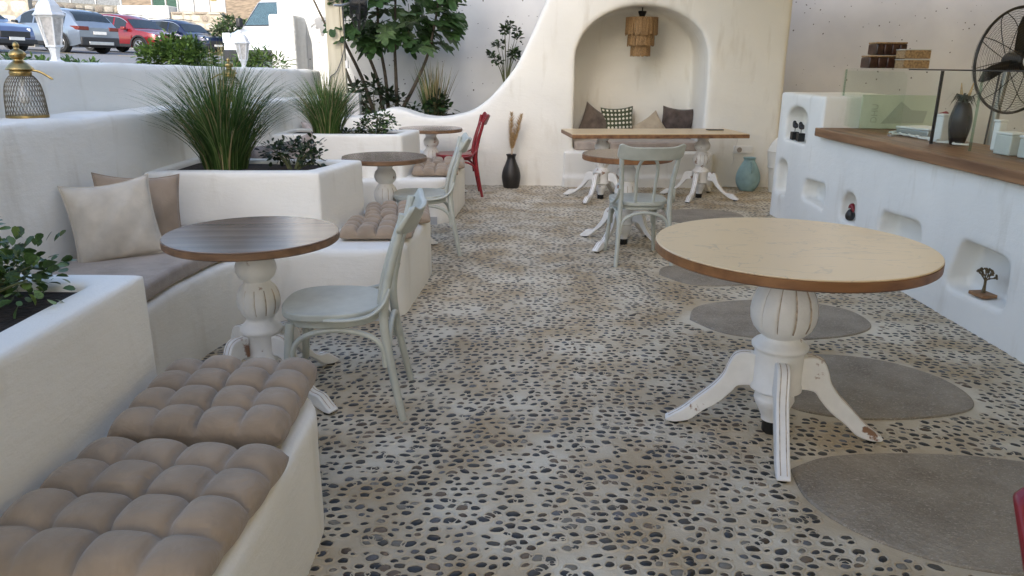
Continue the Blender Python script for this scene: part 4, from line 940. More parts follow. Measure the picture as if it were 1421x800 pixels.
# ---- brass mesh lanterns on the ledge
def brass_lantern(label, loc):
    t = thing('brass_lantern', label, 'lantern', loc, 0, 'brass mesh lanterns on the ledge')
    prof = smooth_prof([(.094, 0), (.092, .05), (.088, .11), (.078, .165), (.058, .20), (.043, .21)], 4)
    MB().lathe([(.094, 0), (.097, .002), (.097, .014), (.092, .016)], 36).build('base_ring', 'brass', t)
    m = MB(); n = len(prof)
    for s in (-1, 1):
        for k in range(38):
            pts = []
            for i, (rr, z) in enumerate(prof):
                a = 2 * math.pi * k / 38 + s * 1.0 * i / n; pts.append((rr * math.cos(a), rr * math.sin(a), z))
            m.tube(pts, .0014, 3, cap=False)
    m.build('mesh_body', 'brass_wire', t)
    MB().lathe(smooth_prof([(.048, .205), (.05, .225), (.046, .232), (.06, .235), (.062, .242), (.045, .262), (.028, .275), (.022, .285), (.034, .295), (.038, .31), (.03, .325), (.014, .335), (.012, .342), (.015, .352), (.01, .365), (0, .372)], 3), 32).build('cap', 'brass', t)
    MB().tube(smooth_path([(.05, 0, .235), (.1, 0, .225), (.15, 0, .195), (.155, 0, .19)], 4), .006, 8, flat=(.5, 1)).build('handle', 'brass', t)
    MB().lathe(smooth_prof([(0, .07), (.022, .075), (.03, .1), (.022, .135), (.012, .155), (.012, .2)], 4), 16).build('bulb', 'bulb_glass', t)
    return t
bl_ = brass_lantern('brass mesh lantern on the ledge above the jade plant box', (-2.285, 3.6, ledge_z(3.6) + .004))
bl_.scale = (.92,) * 3
place(bl_, (-2.285, 6.25, ledge_z(6.25) + .004), R(185), 'brass mesh lantern on the ledge, half hidden behind the tall grass', scale=.92)
# ---- white post lamps on the parapet
def post_lamp(label, loc):
    t = thing('post_lamp', label, 'lamp', loc, 0, 'white lantern lamps on the parapet'); n = 6
    MB().lathe([(.06, 0), (.06, .02), (.035, .035), (.03, .06), (.045, .12), (.05, .13)], 6).build('foot', 'white_metal', t, smooth=False)
    m = MB(); z0, z1, r0, r1 = .135, .36, .052, .095
    for k in range(n):
        a = 2 * math.pi * k / n; m.tube([(r0 * math.cos(a), r0 * math.sin(a), z0), (r1 * math.cos(a), r1 * math.sin(a), z1)], .008, 5)
    m.lathe([(.05, z0 - .01), (.062, z0 - .005), (.056, z0 + .008)], 6); m.lathe([(.1, z1 - .012), (.105, z1 - .006), (.1, z1)], 6)
    m.build('frame', 'white_metal', t, smooth=False)
    for k in range(n):
        a, b = 2 * math.pi * k / n + .06, 2 * math.pi * (k + 1) / n - .06
        V = [(r * math.cos(q) * .97, r * math.sin(q) * .97, z) for q, r, z in ((a, r0, z0 + .006), (b, r0, z0 + .006), (b, r1, z1 - .012), (a, r1, z1 - .012))]; V += [(x * .96, y * .96, z) for x, y, z in V]
        MB().add(V, [(0, 1, 2, 3), (7, 6, 5, 4), (0, 4, 5, 1), (1, 5, 6, 2), (2, 6, 7, 3), (3, 7, 4, 0)]).build('pane', 'lamp_pane', t, smooth=False)
    MB().lathe([(.118, z1 + .001), (.12, z1 + .01), (.1, z1 + .03), (.085, z1 + .075), (.055, z1 + .115), (.02, z1 + .13), (.014, z1 + .14), (.018, z1 + .15), (.014, z1 + .165), (0, z1 + .17)], 6).build('roof', 'white_metal', t, smooth=False)
    return t
pl = post_lamp('white hexagonal post lamp on the parapet in front of the silver car', (-2.62, 4.47, par_z(4.47) - .01)); pl.rotation_euler = (0, 0, R(12)); pl.scale = (.72, .72, .72)
place(pl, (-2.63, 7.6, par_z(7.6) - .02), R(25), 'white hexagonal post lamp on the parapet in front of the white van', scale=.68)

# ================================================================== PLANTS
def leaf_arr(kind):
    if kind == 'jade': o = [(0, 0), (.22, .25), (.36, .6), (.27, .9), (0, 1.02), (-.27, .9), (-.36, .6), (-.22, .25)]
    elif kind == 'lance': o = [(0, 0), (.13, .3), (.15, .55), (.09, .85), (0, 1.05), (-.09, .85), (-.15, .55), (-.13, .3)]
    else: o = [(0, 0), (.2, .2), (.28, .5), (.2, .8), (0, 1.0), (-.2, .8), (-.28, .5), (-.2, .2)]
    return o
def leaf_geo(p, d, L, kind, r, droop=.2, fold=.12):
    d = d.normalized(); a = Vector((0, 0, 1)) if abs(d.z) < .95 else Vector((1, 0, 0))
    sx = d.cross(a).normalized(); nn = sx.cross(d).normalized(); tw = r.uniform(-.7, .7); sx, nn = sx * math.cos(tw) + nn * math.sin(tw), nn * math.cos(tw) - sx * math.sin(tw)
    V = []
    for x, y in leaf_arr(kind): V.append(p + sx * x * L + d * y * L + nn * (abs(x) * fold - droop * y * y) * L)
    V.append(p + d * .55 * L + nn * (-droop * .3 - .02) * L)
    return V, [(8, i, (i + 1) % 8) for i in range(8)]
def bush(label, loc, rad, n, L, mats, kind='jade', seed=1, clumps=14, name='shrub', cat='shrub', group=None, single=False, stems=7, up_=.3, base=.0):
    """crown of leaf clumps at the ends of twigs"""
    r = random.Random(seed); t = thing(name, label, cat, loc, 0, group)
    cl = []; st = MB()
    for k in range(clumps):
        a = r.uniform(0, 6.28); e = math.asin(r.uniform(-.15, 1)); q = r.uniform(.45, 1.0) ** .6
        c = Vector((rad[0] * math.cos(a) * math.cos(e) * q, rad[1] * math.sin(a) * math.cos(e) * q, base + rad[2] * (.35 + .65 * math.sin(e) * q))); cl.append(c)
        if k < stems * 2:
            st.tube(smooth_path([(r.uniform(-.1, .1) * rad[0], r.uniform(-.1, .1) * rad[1], -.03), (c.x * .45, c.y * .45, c.z * .55), tuple(c)], 4), interp([.008, .005, .002], 4) if rad[0] < .5 else .012, 5)
    st.build('stem', 'stem_green', t)
    M = [MB() for _ in mats]; crown = None
    protos = []
    if single:
        crown = bpy.data.objects.new('crown', None); COL.objects.link(crown); crown.parent = t
        for mi, mn in enumerate(mats):
            for q in range(3):
                V, F = leaf_geo(Vector((0, 0, 0)), Vector((0, 1, 0)), 1., kind, random.Random(q), .12 + .1 * q, .1 + .06 * q); protos.append(MB().add(V, F).mesh('leaf', mn))
    per = n // clumps
    for c in cl:
        R0 = min(rad) * .42
        for i in range(per):
            v = Vector((r.gauss(0, 1), r.gauss(0, 1), r.gauss(0, 1) * .8)).normalized(); p = c + v * R0 * r.uniform(.15, 1) ** .6
            d = (v + Vector((c.x / rad[0], c.y / rad[1], 0)) * .35 + Vector((0, 0, up_ + r.uniform(-.2, .5)))).normalized(); LL = L * r.uniform(.65, 1.15); mi = min(len(mats) - 1, int(r.random() ** 1.6 * len(mats)))
            if single:
                o = link('leaf', protos[mi * 3 + r.randrange(3)], crown); o.location = p; o.rotation_euler = d.to_track_quat('Y', 'Z').to_euler(); o.rotation_euler.rotate_axis('Y', r.uniform(-.8, .8)); o.scale = (LL,) * 3
            else:
                V, F = leaf_geo(p, d, LL, kind, r); M[mi].add(V, F)
    if single:
        for c in cl:
            for i in range(26):
                v = Vector((r.gauss(0, 1), r.gauss(0, 1), r.gauss(0, 1) * .8)).normalized(); V, F = leaf_geo(c + v * min(rad) * .5 * r.random() ** .6, (v + Vector((0, 0, .4))).normalized(), L * r.uniform(.55, .95), kind, r); M[r.randrange(len(M))].add(V, F)
        al = MB()
        for mi, q in enumerate(M): al.add(q.v, q.f, mi)
        tag(al.build('small_leaves', mats, t), kind='stuff')
    if not single:
        al = MB()
        for mi, q in enumerate(M): al.add(q.v, q.f, mi)
        o = al.build('crown', mats, t); tag(o, kind='stuff')
    return t
def grass(label, loc, h, spread, n, mats, seed=1, name='grass_clump', cat='grass', stiff=.0, group='tall ornamental grasses', width=.0035):
    r = random.Random(seed); t = thing(name, label, cat, loc, 0, group); al = MB()
    for k in range(n):
        a = r.uniform(0, 6.28); q = r.random() ** .6; b = Vector((math.cos(a), math.sin(a), 0)); H = h * r.uniform(.6, 1.08); sp_ = spread * q * r.uniform(.6, 1.1)
        p0 = b * .125 * q; side = Vector((-math.sin(a), math.cos(a), 0)); pts = []
        for i in range(7):
            s = i / 6; z = H * (s - .42 * q * s ** 2.6 * (1 - stiff)); pts.append(p0 + b * sp_ * s ** (1.5 + .3 * (1 - q)) + side * .03 * math.sin(3 * s + k) * s + Vector((0, 0, z)))
        wv = width * r.uniform(.7, 1.2); V = []
        wd = (side + b * r.uniform(-.8, .8)).normalized()
        for i, p in enumerate(pts):
            ww = wv * (1 - .92 * (i / 6) ** 2); V += [p - wd * ww, p + wd * ww]
        al.add(V, [(2 * i, 2 * i + 1, 2 * i + 3, 2 * i + 2) for i in range(6)], min(len(mats) - 1, int(r.random() ** 1.8 * len(mats))))
    o = al.build('blades', mats, t); tag(o, kind='stuff')
    return t
SZ = PT - .035
bush('leafy jade plant in the box beside the taupe cushions', (-1.44, 1.86, SZ), (.19, .19, .24), 290, .038, ['leaf_jade', 'leaf_jade', 'leaf_jade_light'], seed=11, clumps=20, name='jade_plant', cat='plant', single=True)
grass('tall arching green grass in the planter behind the walnut table', (-1.78, 4.66, SZ), .80, .56, 950, ['blade_green', 'blade_light', 'blade_green', 'blade_light', 'blade_dry'], 1)
bush('small dark leafed bush beside the arching grass', (-1.36, 4.66, SZ), (.20, .16, .19), 420, .034, ['leaf_dark', 'leaf_jade', 'leaf_olive'], seed=12, clumps=22, name='small_bush', cat='plant')
grass('tall arching green grass in the far planter behind the second walnut table', (-1.70, 6.98, SZ), .66, .46, 800, ['blade_green', 'blade_light', 'blade_dry'], 2)
bush('round succulent bush in the far planter beside the grass', (-1.26, 7.0, SZ), (.17, .15, .20), 420, .036, ['leaf_jade', 'leaf_dark', 'leaf_jade_light'], seed=13, clumps=18, name='succulent_bush', cat='plant')
bush('low dark creeper between the grass and the round succulent', (-1.48, 6.95, SZ), (.12, .1, .06), 120, .03, ['leaf_olive', 'leaf_dark'], seed=14, clumps=8, name='creeper', cat='plant')
# behind the swooping wall
grass('clump of pale upright reeds behind the swooping wall', (-1.0, 9.75, .70), .70, .22, 110, ['blade_dry', 'blade_light', 'blade_green'], 5, name='reed_clump', stiff=.9, group=None, width=.011)
bush('dark leafy plant around the foot of the pale reeds', (-1.0, 9.65, .70), (.26, .15, .30), 130, .10, ['leaf_dark', 'leaf_fig'], kind='oval', seed=21, clumps=10, name='foot_plant', cat='plant')
bush('dark shrub at the foot of the fig tree', (-1.78, 9.8, .70), (.42, .25, .50), 420, .085, ['leaf_dark'], kind='oval', seed=22, clumps=18, name='dark_shrub')
bush('low dark shrub between the fig tree and the reeds', (-1.30, 9.6, .70), (.22, .15, .17), 150, .07, ['leaf_dark'], kind='oval', seed=23, clumps=9, name='dark_shrub')
cl = bush('thin climbing plant rising against the concrete wall', (-.10, 10.3, 1.12), (.23, .10, .95), 420, .062, ['leaf_dark', 'leaf_jade'], kind='oval', seed=24, clumps=16, name='climbing_plant', cat='plant', stems=9)
# utility box
ub = thing('utility_box', 'white wooden utility box in the corner below the fan', 'box', (-2.0, 9.45, .70))
MB().box(-.12, .12, -.08, .08, 0, .34).build('body', 'house_white', ub, bevel=.006); MB().box(.125, .135, -.03, 0, .2, .25).build('latch', 'black_iron', ub)
# fig tree with single leaves
fig = thing('fig_tree', 'fig tree with broad lobed leaves before the concrete wall', 'tree', (-1.62, 9.85, .70))
r = random.Random(31); tr = MB()
ends = []
for pts in ([(-.15, 0, 0), (-.3, 0, .5), (-.55, -.05, 1.1), (-.75, -.1, 1.9)], [(-.05, .05, 0), (-.12, .05, .5), (-.3, 0, 1.1), (-.35, 0, 2.0)], [(0, .1, 0), (-.02, .1, .5), (-.08, .05, 1.1), (-.05, .0, 2.1)], [(.12, .05, 0), (.12, .05, .5), (.13, .0, 1.0), (.2, -.1, 1.9)], [(.15, -.05, .05), (.38, -.05, .45), (.58, -.08, .9), (.75, -.1, 1.7)], [(-.1, 0, 0), (-.4, .1, .3), (-.62, .1, .85), (-.95, .1, 1.6)]):
    p = smooth_path(pts, 6); tr.tube(p, interp([.027, .022, .017, .010], 6), 8); ends += [Vector(q) for q in p[len(p) // 2:]]
tr.build('trunk', 'bark', fig)
crown = bpy.data.objects.new('crown', None); COL.objects.link(crown); crown.parent = fig
def fig_leaf(seed, mn):
    q = random.Random(seed); ctr_ = [(0, .0)]
    lob = [(-2.35, .40), (-1.55, .62), (-.78, .80), (0, 1.0), (.78, .80), (1.55, .62), (2.35, .40)]
    out = []
    for i, (a, L) in enumerate(lob):
        L *= q.uniform(.92, 1.06)
        for da, f in ((-.26, .80), (-.12, .97), (0, 1.0), (.12, .97), (.26, .80)):
            if abs(a) > 2 : f = f * .95
            out.append((math.sin(a + da) * L * f * .62, math.cos(a + da) * L * f * .62))
        if i < 6: am = a + .39; out.append((math.sin(am) * .30, math.cos(am) * .30))
    V = [(0, 0, .0)] + [(x, y + .1, -.22 * (x * x * 1.6 + y * y) + .05 * abs(x) + .03 * math.sin(9 * math.atan2(x, y))) for x, y in out]
    F = [(0, i, i + 1) for i in range(1, len(out))]
    m = MB().add(V, F); m.tube([(0, 0, 0), (0, -.3, .04)], .012, 4); return m.mesh('leaf', mn)
FL = [fig_leaf(i, ['leaf_fig', 'leaf_fig_pale', 'leaf_fig'][i % 3]) for i in range(9)]
n = 0
while n < 290:
    g = r.random()
    if g < .80: c = Vector((r.uniform(-.55, .92), r.uniform(-.45, .35), r.uniform(.92, 2.3)))
    elif g < .90: c = Vector((r.uniform(-.2, .9), r.uniform(-.4, .3), r.uniform(.85, 1.2)))
    else: c = Vector((r.uniform(-1.35, -.45), r.uniform(-.2, .5), r.uniform(1.15, 2.3)))
    if c.z < .85 + .55 * abs(c.x - .25) ** 2 - .1: continue
    if c.x > .75 and c.z < 1.0: continue
    o = link('leaf', FL[n % 9], crown); s = r.uniform(.25, .38)
    out = Vector((c.x - .1, c.y - .1, 0)); out = out.normalized() if out.length > .05 else Vector((0, -1, 0))
    d = (out * .5 + Vector((r.uniform(-.5, .5), r.uniform(-.8, .1), r.uniform(-.95, .1)))).normalized()
    o.location = c; o.rotation_euler = d.to_track_quat('Y', 'Z').to_euler(); o.rotation_euler.rotate_axis('Y', r.uniform(-.5, .5)); o.scale = (s,) * 3; n += 1
# street-side shrubs on the parapet
bush('broad light green shrub on the parapet in front of the dark blue car', (-3.0, 7.0, 1.31), (.275, .28, .25), 2000, .05, ['leaf_mid', 'leaf_bright', 'leaf_bright'], kind='oval', seed=41, clumps=34, group='shrubs along the parapet')
bush('bright spiky shrub on the parapet beside the white pillar', (-2.95, 9.1, 1.25), (.36, .25, .25), 700, .075, ['leaf_bright', 'leaf_mid', 'leaf_jade_light'], kind='lance', seed=42, clumps=22, group='shrubs along the parapet')
for i, (x, y, rx, lab) in enumerate(((-2.95, 3.9, .30, 'low green ground cover behind the brass lantern on the parapet'), (-2.9, 4.62, .26, 'low green ground cover around the foot of the post lamp'), (-2.92, 5.2, .15, 'low green tuft on the parapet in front of the red car'), (-2.95, 7.2, .35, 'low green ground cover around the far post lamp'), (-2.9, 7.85, .22, 'low green tuft between the far post lamp and the spiky shrub'))):
    bush(lab, (x, y, par_z(y) - .07), (rx, rx * 1.1, .085), 240, .04, ['leaf_mid', 'leaf_fig', 'leaf_bright'], kind='oval', seed=50 + i, clumps=16, name='ground_cover', cat='plant', group='ground cover along the parapet')

# ================================================================== STREET
def lerp_prof(pr, x):
    for (a, b), (c, d) in zip(pr, pr[1:]):
        if a <= x <= c: return b + (d - b) * (x - a) / (c - a)
    return pr[0][1] if x < pr[0][0] else pr[-1][1]
def make_car(label, paint, loc, heading, roll=0, L=4.35, kind='suv', two_tone=False, name='parked_car'):
    """local: front is +x"""
    t = thing(name, label, 'car', loc, 0, 'cars parked across the street'); t.rotation_euler = (0, 0, heading); t.scale = (1, 1, .92)
    h = L / 2; W = .90; wb = (-.30 * L, .31 * L); wr = .345
    belt = [(-h, .92), (-h * .9, 1.02), (-h * .3, 1.0), (h * .42, .98), (h * .72, .93), (h * .93, .82), (h, .66)]
    roof = [(-h, .95), (-h * .93, 1.10), (-h * .80, 1.42), (-h * .66, 1.58), (-h * .2, 1.645), (h * .10, 1.60), (h * .26, 1.46), (h * .50, 1.04), (h * .56, .995), (h * .8, .93), (h * .95, .83), (h, .68)]
    def halfw(x): return W * (1 - .10 * max(0, (abs(x) / h - .55) / .45) ** 2.2 - .12 * max(0, (x / h - .8) / .2) ** 2)
    def zb(x):
        z = .27 + .10 * max(0, (abs(x) / h - .86) / .14)
        for c in wb:
            d = abs(x - c)
            if d < wr + .06: z = max(z, .33 + math.sqrt((wr + .06) ** 2 - d * d))
        return z
    def pt(x, k):
        """k 0..7 ring from sill to roof centre"""
        w_ = halfw(x); b = lerp_prof(belt, x); rf = max(lerp_prof(roof, x), b + .012); z0 = zb(x); tum = min(1, (rf - b) / .62)
        if k == 0: return (x, w_ * .97, z0)
        if k == 1: return (x, w_, max(z0 + .01, .55 + (z0 - .3) * .2))
        if k == 2: return (x, w_ * .99, max(z0 + .02, b - .14))
        if k == 3: return (x, w_ * .955, b)
        if k == 4: return (x, w_ * (.955 - .20 * tum), b + (rf - b) * .86)
        if k == 5: return (x, w_ * (.93 - .28 * tum), b + (rf - b) * .965)
        return (x, 0, rf + .015)
    xs = sorted(set([-h, -h * .985, -h * .95, h, h * .985, h * .95] + [-h + L * i / 56 for i in range(57)] + [c + d for c in wb for d in (-.405, -.4, -.35, .35, .4, .405)]))
    V = []; n = 7
    for x in xs:
        row = [pt(x, k) for k in range(7)]; V += row + [(a, -b, c) for a, b, c in row[::-1][1:]]
    m_ = 13; F = [(i * m_ + j, (i + 1) * m_ + j, (i + 1) * m_ + j + 1, i * m_ + j + 1) for i in range(len(xs) - 1) for j in range(m_ - 1)]
    F += [tuple(range(m_)), tuple((len(xs) - 1) * m_ + j for j in range(m_ - 1, -1, -1))]
    body = MB().add(V, F).build('body', paint, t, angle=38)
    # dark underside block and cladding
    MB().box(-h * .93, h * .93, -W * .86, W * .86, .24, .62).build('chassis', 'car_trim', t, smooth=False)
    def patch(nm, x0, x1, k0, k1, sd, mname, off=.006, par=None, nx=10):
        VV = []
        for i in range(nx + 1):
            x = x0 + (x1 - x0) * i / nx; a, b = Vector(pt(x, int(k0))), Vector(pt(x, int(k0) + 1))
            for q in (k0 - int(k0), k1 - int(k0)):
                p = a.lerp(b, q); VV.append((p.x, sd * (p.y + off), p.z + (.0 if q < 1 else 0)))
        return MB().add(VV, [(2 * i, 2 * i + 1, 2 * i + 3, 2 * i + 2) for i in range(nx)]).build(nm, mname, par or t)
    for sd in (-1, 1):
        patch('side_window', -h * .36, -h * .02, 3.08, 3.95, sd, 'car_glass'); patch('side_window', h * .02, h * .30, 3.08, 3.95, sd, 'car_glass'); patch('side_window', -h * .70, -h * .42, 3.12, 3.9, sd, 'car_glass')
        patch('window_trim', -h * .72, h * .33, 3.96, 4.0, sd, 'rim_metal', .007)
        patch('sill_cladding', wb[0] + .42, wb[1] - .42, 0.02, .45, sd, 'car_trim', .008)
        for c in wb:
            a = MB(); VV = []
            for i in range(17):
                th = math.pi * i / 16; VV += [(c + (wr + .055) * math.cos(th), sd * (halfw(c) + .006), .33 + (wr + .055) * math.sin(th)), (c + (wr + .125) * math.cos(th), sd * (halfw(c) + .006), .33 + (wr + .115) * math.sin(th))]
            a.add(VV, [(2 * i, 2 * i + 1, 2 * i + 3, 2 * i + 2) for i in range(16)]).build('arch_cladding', 'car_trim', t)
            wl = MB().lathe([(.20, -.1), (.33, -.11), (.345, -.06), (.345, .06), (.33, .11), (.20, .1)], 28); Mw = Matrix.Translation((c, sd * (halfw(c) - .11), .345)) @ Matrix.Rotation(R(90), 4, 'X')
            wl.v = [tuple(Mw @ Vector(q)) for q in wl.v]; wo = wl.build('wheel', 'tyre', t)
            rm = MB(); rm.lathe([(.19, .0), (.225, .0), (.225, .06), (.215, .065), (.2, .03)], 28); rm.lathe([(0, .05), (.05, .05), (.05, .07), (0, .075)], 12)
            for q in range(5):
                for e in (-.13, .13):
                    a0 = 2 * math.pi * q / 5; rm.tube([(.03 * math.cos(a0), .03 * math.sin(a0), .055), (.21 * math.cos(a0 + e), .21 * math.sin(a0 + e), .06)], .014, 5)
            Ms = Matrix.Translation((c, sd * (halfw(c) - .055), .345)) @ Matrix.Rotation(R(-90 * sd), 4, 'X'); rm.v = [tuple(Ms @ Vector(q)) for q in rm.v]; rm.build('rim', 'rim_metal', wo)
        MB().box(-.11, .11, -.07, .07, -.06, .07, M=Matrix.Translation((h * .33, sd * (W + .10), 1.04))).build('mirror', paint if not two_tone else 'car_trim', t, bevel=.03)
        MB().tube([(-h * .62, sd * .60, 1.63), (-h * .2, sd * .61, 1.685), (h * .08, sd * .60, 1.645)], .018, 6).build('roof_rail', 'car_trim', t)
        # lamps
        hl = MB(); w_ = halfw(h * .9); hl.prism([(h * .80, sd * w_ * 1.005), (h * .995, sd * w_ * .70), (h * .97, sd * w_ * .60), (h * .78, sd * w_ * .93)], .70, .80); hl.build('headlight', 'headlight', t, bevel=.015)
        tl = MB(); w_ = halfw(-h * .95); tl.prism([(-h * .82, sd * w_ * 1.012), (-h * 1.005, sd * w_ * .985), (-h * 1.008, sd * w_ * .50), (-h * .93, sd * w_ * .5)], .86, 1.0); tl.build('taillight', 'taillight', t, bevel=.015)
    # windscreens
    def screen(nm, x0, x1, wd, dz=.02):
        VV = []
        for i in range(7):
            x = x0 + (x1 - x0) * i / 6; zc = lerp_prof(roof, x) + dz; ww = pt(x, 5)[1] * wd
            VV += [(x, -ww, zc - .018), (x, -ww * .5, zc), (x, ww * .5, zc), (x, ww, zc - .018)]
        return MB().add(VV, [(4 * i + j, 4 * i + j + 1, 4 * i + 5 + j, 4 * i + 4 + j) for i in range(6) for j in range(3)]).build(nm, 'car_glass', t)
    screen('windscreen', h * .275, h * .485, .99); screen('rear_window', -h * .90, -h * .72, .98)
    MB().box(h * .955, h * 1.012, -.52, .52, .50, .70).build('grille', 'car_trim', t, bevel=.02); MB().box(h * .93, h * 1.02, -.75, .75, .30, .46).build('bumper', 'car_trim', t, bevel=.03)
    MB().box(h * 1.021, h * 1.028, -.26, .26, .42, .52).build('number_plate', 'plate', t, smooth=False)
    MB().box(-h * 1.025, -h * .93, -.78, .78, .30, .62).build('bumper', 'car_trim', t, bevel=.04); MB().box(-h * 1.04, -h * 1.026, -.5, .5, .34, .46).build('skid_plate', 'rim_metal', t, bevel=.01)
    MB().box(-h * 1.02, -h * 1.012, -.26, .26, .72, .83).build('number_plate', 'plate', t, smooth=False)
    return t
def tilt(o, x, y):
    """rest the car on the sloping street"""
    nx = Vector((.042, -.010, 1)).normalized(); q = Vector((0, 0, 1)).rotation_difference(nx); hd = o.rotation_euler.z
    o.rotation_mode = 'QUATERNION'; o.rotation_quaternion = q @ Matrix.Rotation(hd, 3, 'Z').to_quaternion(); o.location = (x, y, road_z(x, y))
tilt(make_car('silver grey parked car seen from behind, beside the red car', 'paint_silver', (0, 0, 0), R(180 - 22), two_tone=True), -16.75, 28.8)
tilt(make_car('red parked car between the silver car and the dark blue car', 'paint_red', (0, 0, 0), R(-20)), -16.1, 33.0)
tilt(make_car('dark blue parked car behind the broad green shrub', 'paint_blue', (0, 0, 0), R(-22)), -15.9, 37.6)
tilt(make_car('blue grey car of which only the nose shows past the brass lantern', 'paint_steelblue', (0, 0, 0), R(-15)), -17.2, 24.4)
# white van, nose towards the terrace
vn = thing('parked_van', 'white van half hidden behind the white pillar', 'van', (0, 0, 0))
sec = [(0, .42, .62, .80), (.10, .40, .95, .86), (.45, .38, 1.10, .90), (.75, .38, 1.16, .92), (1.35, .38, 1.86, .90), (1.8, .38, 1.98, .90), (4.4, .38, 2.0, .90)]
V = []
for x, z0, z1, w_ in sec:
    tp_ = .86 if z1 > 1.3 else .95
    V += [(-x, w_, z0), (-x, w_, min(z1 - .05, 1.05)), (-x, w_ * tp_, z1 - .06), (-x, w_ * tp_ * .85, z1), (-x, -w_ * tp_ * .85, z1), (-x, -w_ * tp_, z1 - .06), (-x, -w_, min(z1 - .05, 1.05)), (-x, -w_, z0)]
n8 = 8; F = [(i * 8 + j, i * 8 + (j + 1) % 8, (i + 1) * 8 + (j + 1) % 8, (i + 1) * 8 + j) for i in range(len(sec) - 1) for j in range(8)] + [tuple(range(8)), tuple(range(48 + 7, 47, -1))]
MB().add(V, F).build('body', 'paint_white', vn, bevel=.05, angle=60)
a, b = Vector((-.80, 0, 1.20)), Vector((-1.31, 0, 1.80)); nrm = Vector((.6, 0, .51)).normalized() * .022
V = [a + nrm + Vector((0, .80, 0)), a + nrm + Vector((0, -.80, 0)), b + nrm + Vector((0, -.68, 0)), b + nrm + Vector((0, .68, 0))]; ws = MB().add(V, [(0, 1, 2, 3)]).build('windscreen', 'car_trim', vn, smooth=False)
V = [q + nrm * .3 + (Vector((-1.05, 0, 1.5)) - q) * .06 for q in V]; MB().add(V, [(0, 1, 2, 3)]).build('glass', 'van_blind', ws, smooth=False)
for sd in (-1, 1):
    MB().prism([(-.02, sd * .84), (-.34, sd * .915), (-.34, sd * .80), (-.03, sd * .60)], .78, 1.02).build('headlight', 'headlight', vn, bevel=.02)
    MB().box(-1.02, -.86, sd * .92 - .06, sd * .92 + .06, 1.2, 1.42, ).build('mirror', 'car_trim', vn, bevel=.03).location = (0, sd * .14, 0)
    V = [(-1.05, sd * .905, 1.15), (-1.9, sd * .905, 1.15), (-1.9, sd * .80, 1.82), (-1.45, sd * .80, 1.82)]; MB().add(V, [(0, 1, 2, 3)]).build('side_window', 'car_glass', vn, smooth=False)
    for c in (-.75, -3.6):
        wl = MB().lathe([(.0, -.1), (.31, -.1), (.33, -.06), (.33, .06), (.31, .1), (0, .1)], 24); Mw = Matrix.Translation((c, sd * .84, .33)) @ Matrix.Rotation(R(90), 4, 'X'); wl.v = [tuple(Mw @ Vector(q)) for q in wl.v]; wl.build('wheel', 'tyre', vn)
MB().box(-.06, .05, -.82, .82, .34, .62).build('bumper', 'car_trim', vn, bevel=.04)
vn.rotation_euler = (0, 0, R(-112)); vn.location = (-6.5, 19.3, road_z(-6.5, 19.3) - .12)

# rubble stone walls behind the cars
def stone_wall(label, p0, p1, z0, h, th=.5, cell=.42, seed=1):
    r = random.Random(seed); p0, p1 = Vector((*p0, 0)), Vector((*p1, 0)); d = p1 - p0; Ln = d.length; ux = d.normalized(); nn = Vector((ux.y, -ux.x, 0))
    t = thing('stone_wall', label, 'wall', (p0.x, p0.y, z0), math.atan2(d.y, d.x), 'rubble stone walls across the street')
    MB().box(0, Ln, .06, th, -1.2, h).build('core', 'wall_joint', t, smooth=False)
    ms = {}
    z = 0; row = 0; cnt = 0
    while z < h - .05:
        hh = min(cell * r.uniform(.7, 1.05), h - z); x = -r.uniform(0, .2)
        while x < Ln:
            ww = cell * r.uniform(.75, 1.7); x1 = min(x + ww, Ln); x0 = max(x, 0)
            if x1 - x0 > .08 and cnt < 290:
                key = (r.randrange(6), r.randrange(3))
                if key not in ms:
                    q = random.Random(key[0] * 7 + key[1]); n = 8; ring = [(math.copysign(abs(math.cos(a)) ** .55, math.cos(a)) * q.uniform(.42, .49), math.copysign(abs(math.sin(a)) ** .55, math.sin(a)) * q.uniform(.42, .49)) for a in [2 * math.pi * k / n + .2 for k in range(n)]]
                    V = [(x_, .0, y_) for x_, y_ in ring] + [(x_ * .8, -.7, y_ * .8) for x_, y_ in ring] + [(0, -1, 0)]
                    ms[key] = MB().add(V, [(i, (i + 1) % n, n + (i + 1) % n, n + i) for i in range(n)] + [(n + i, n + (i + 1) % n, 2 * n) for i in range(n)]).mesh('stone', ['rubble', 'rubble_b', 'rubble_c'][key[1]])
                o = link('stone', ms[key], t); o.location = ((x0 + x1) / 2, .07, z + hh / 2); o.scale = (x1 - x0, .09, hh); cnt += 1
            x += ww
        z += hh; row += 1
    return t
stone_wall('tall rubble stone wall behind the silver car', (-34, 33.2), (-21.5, 35.2), 2.2, 4.2, cell=.72, seed=3)
w2 = stone_wall('long low rubble stone wall stepping down behind the red car', (-24.6, 39.6), (-21.4, 43.2), 2.0, 2.25, cell=.36, seed=4)
stone_wall('square block of pale rubble wall beside the small street tree', (-18.6, 43.0), (-15.9, 43.2), 1.7, 2.25, cell=.5, seed=5)
tag(MB().box(-21.4, -18.65, 42.9, 45.6, 1.3, 4.25).build('site_cabin', 'house_white', bevel=.03), 'plain white site cabin behind the red and blue cars', 'cabin')
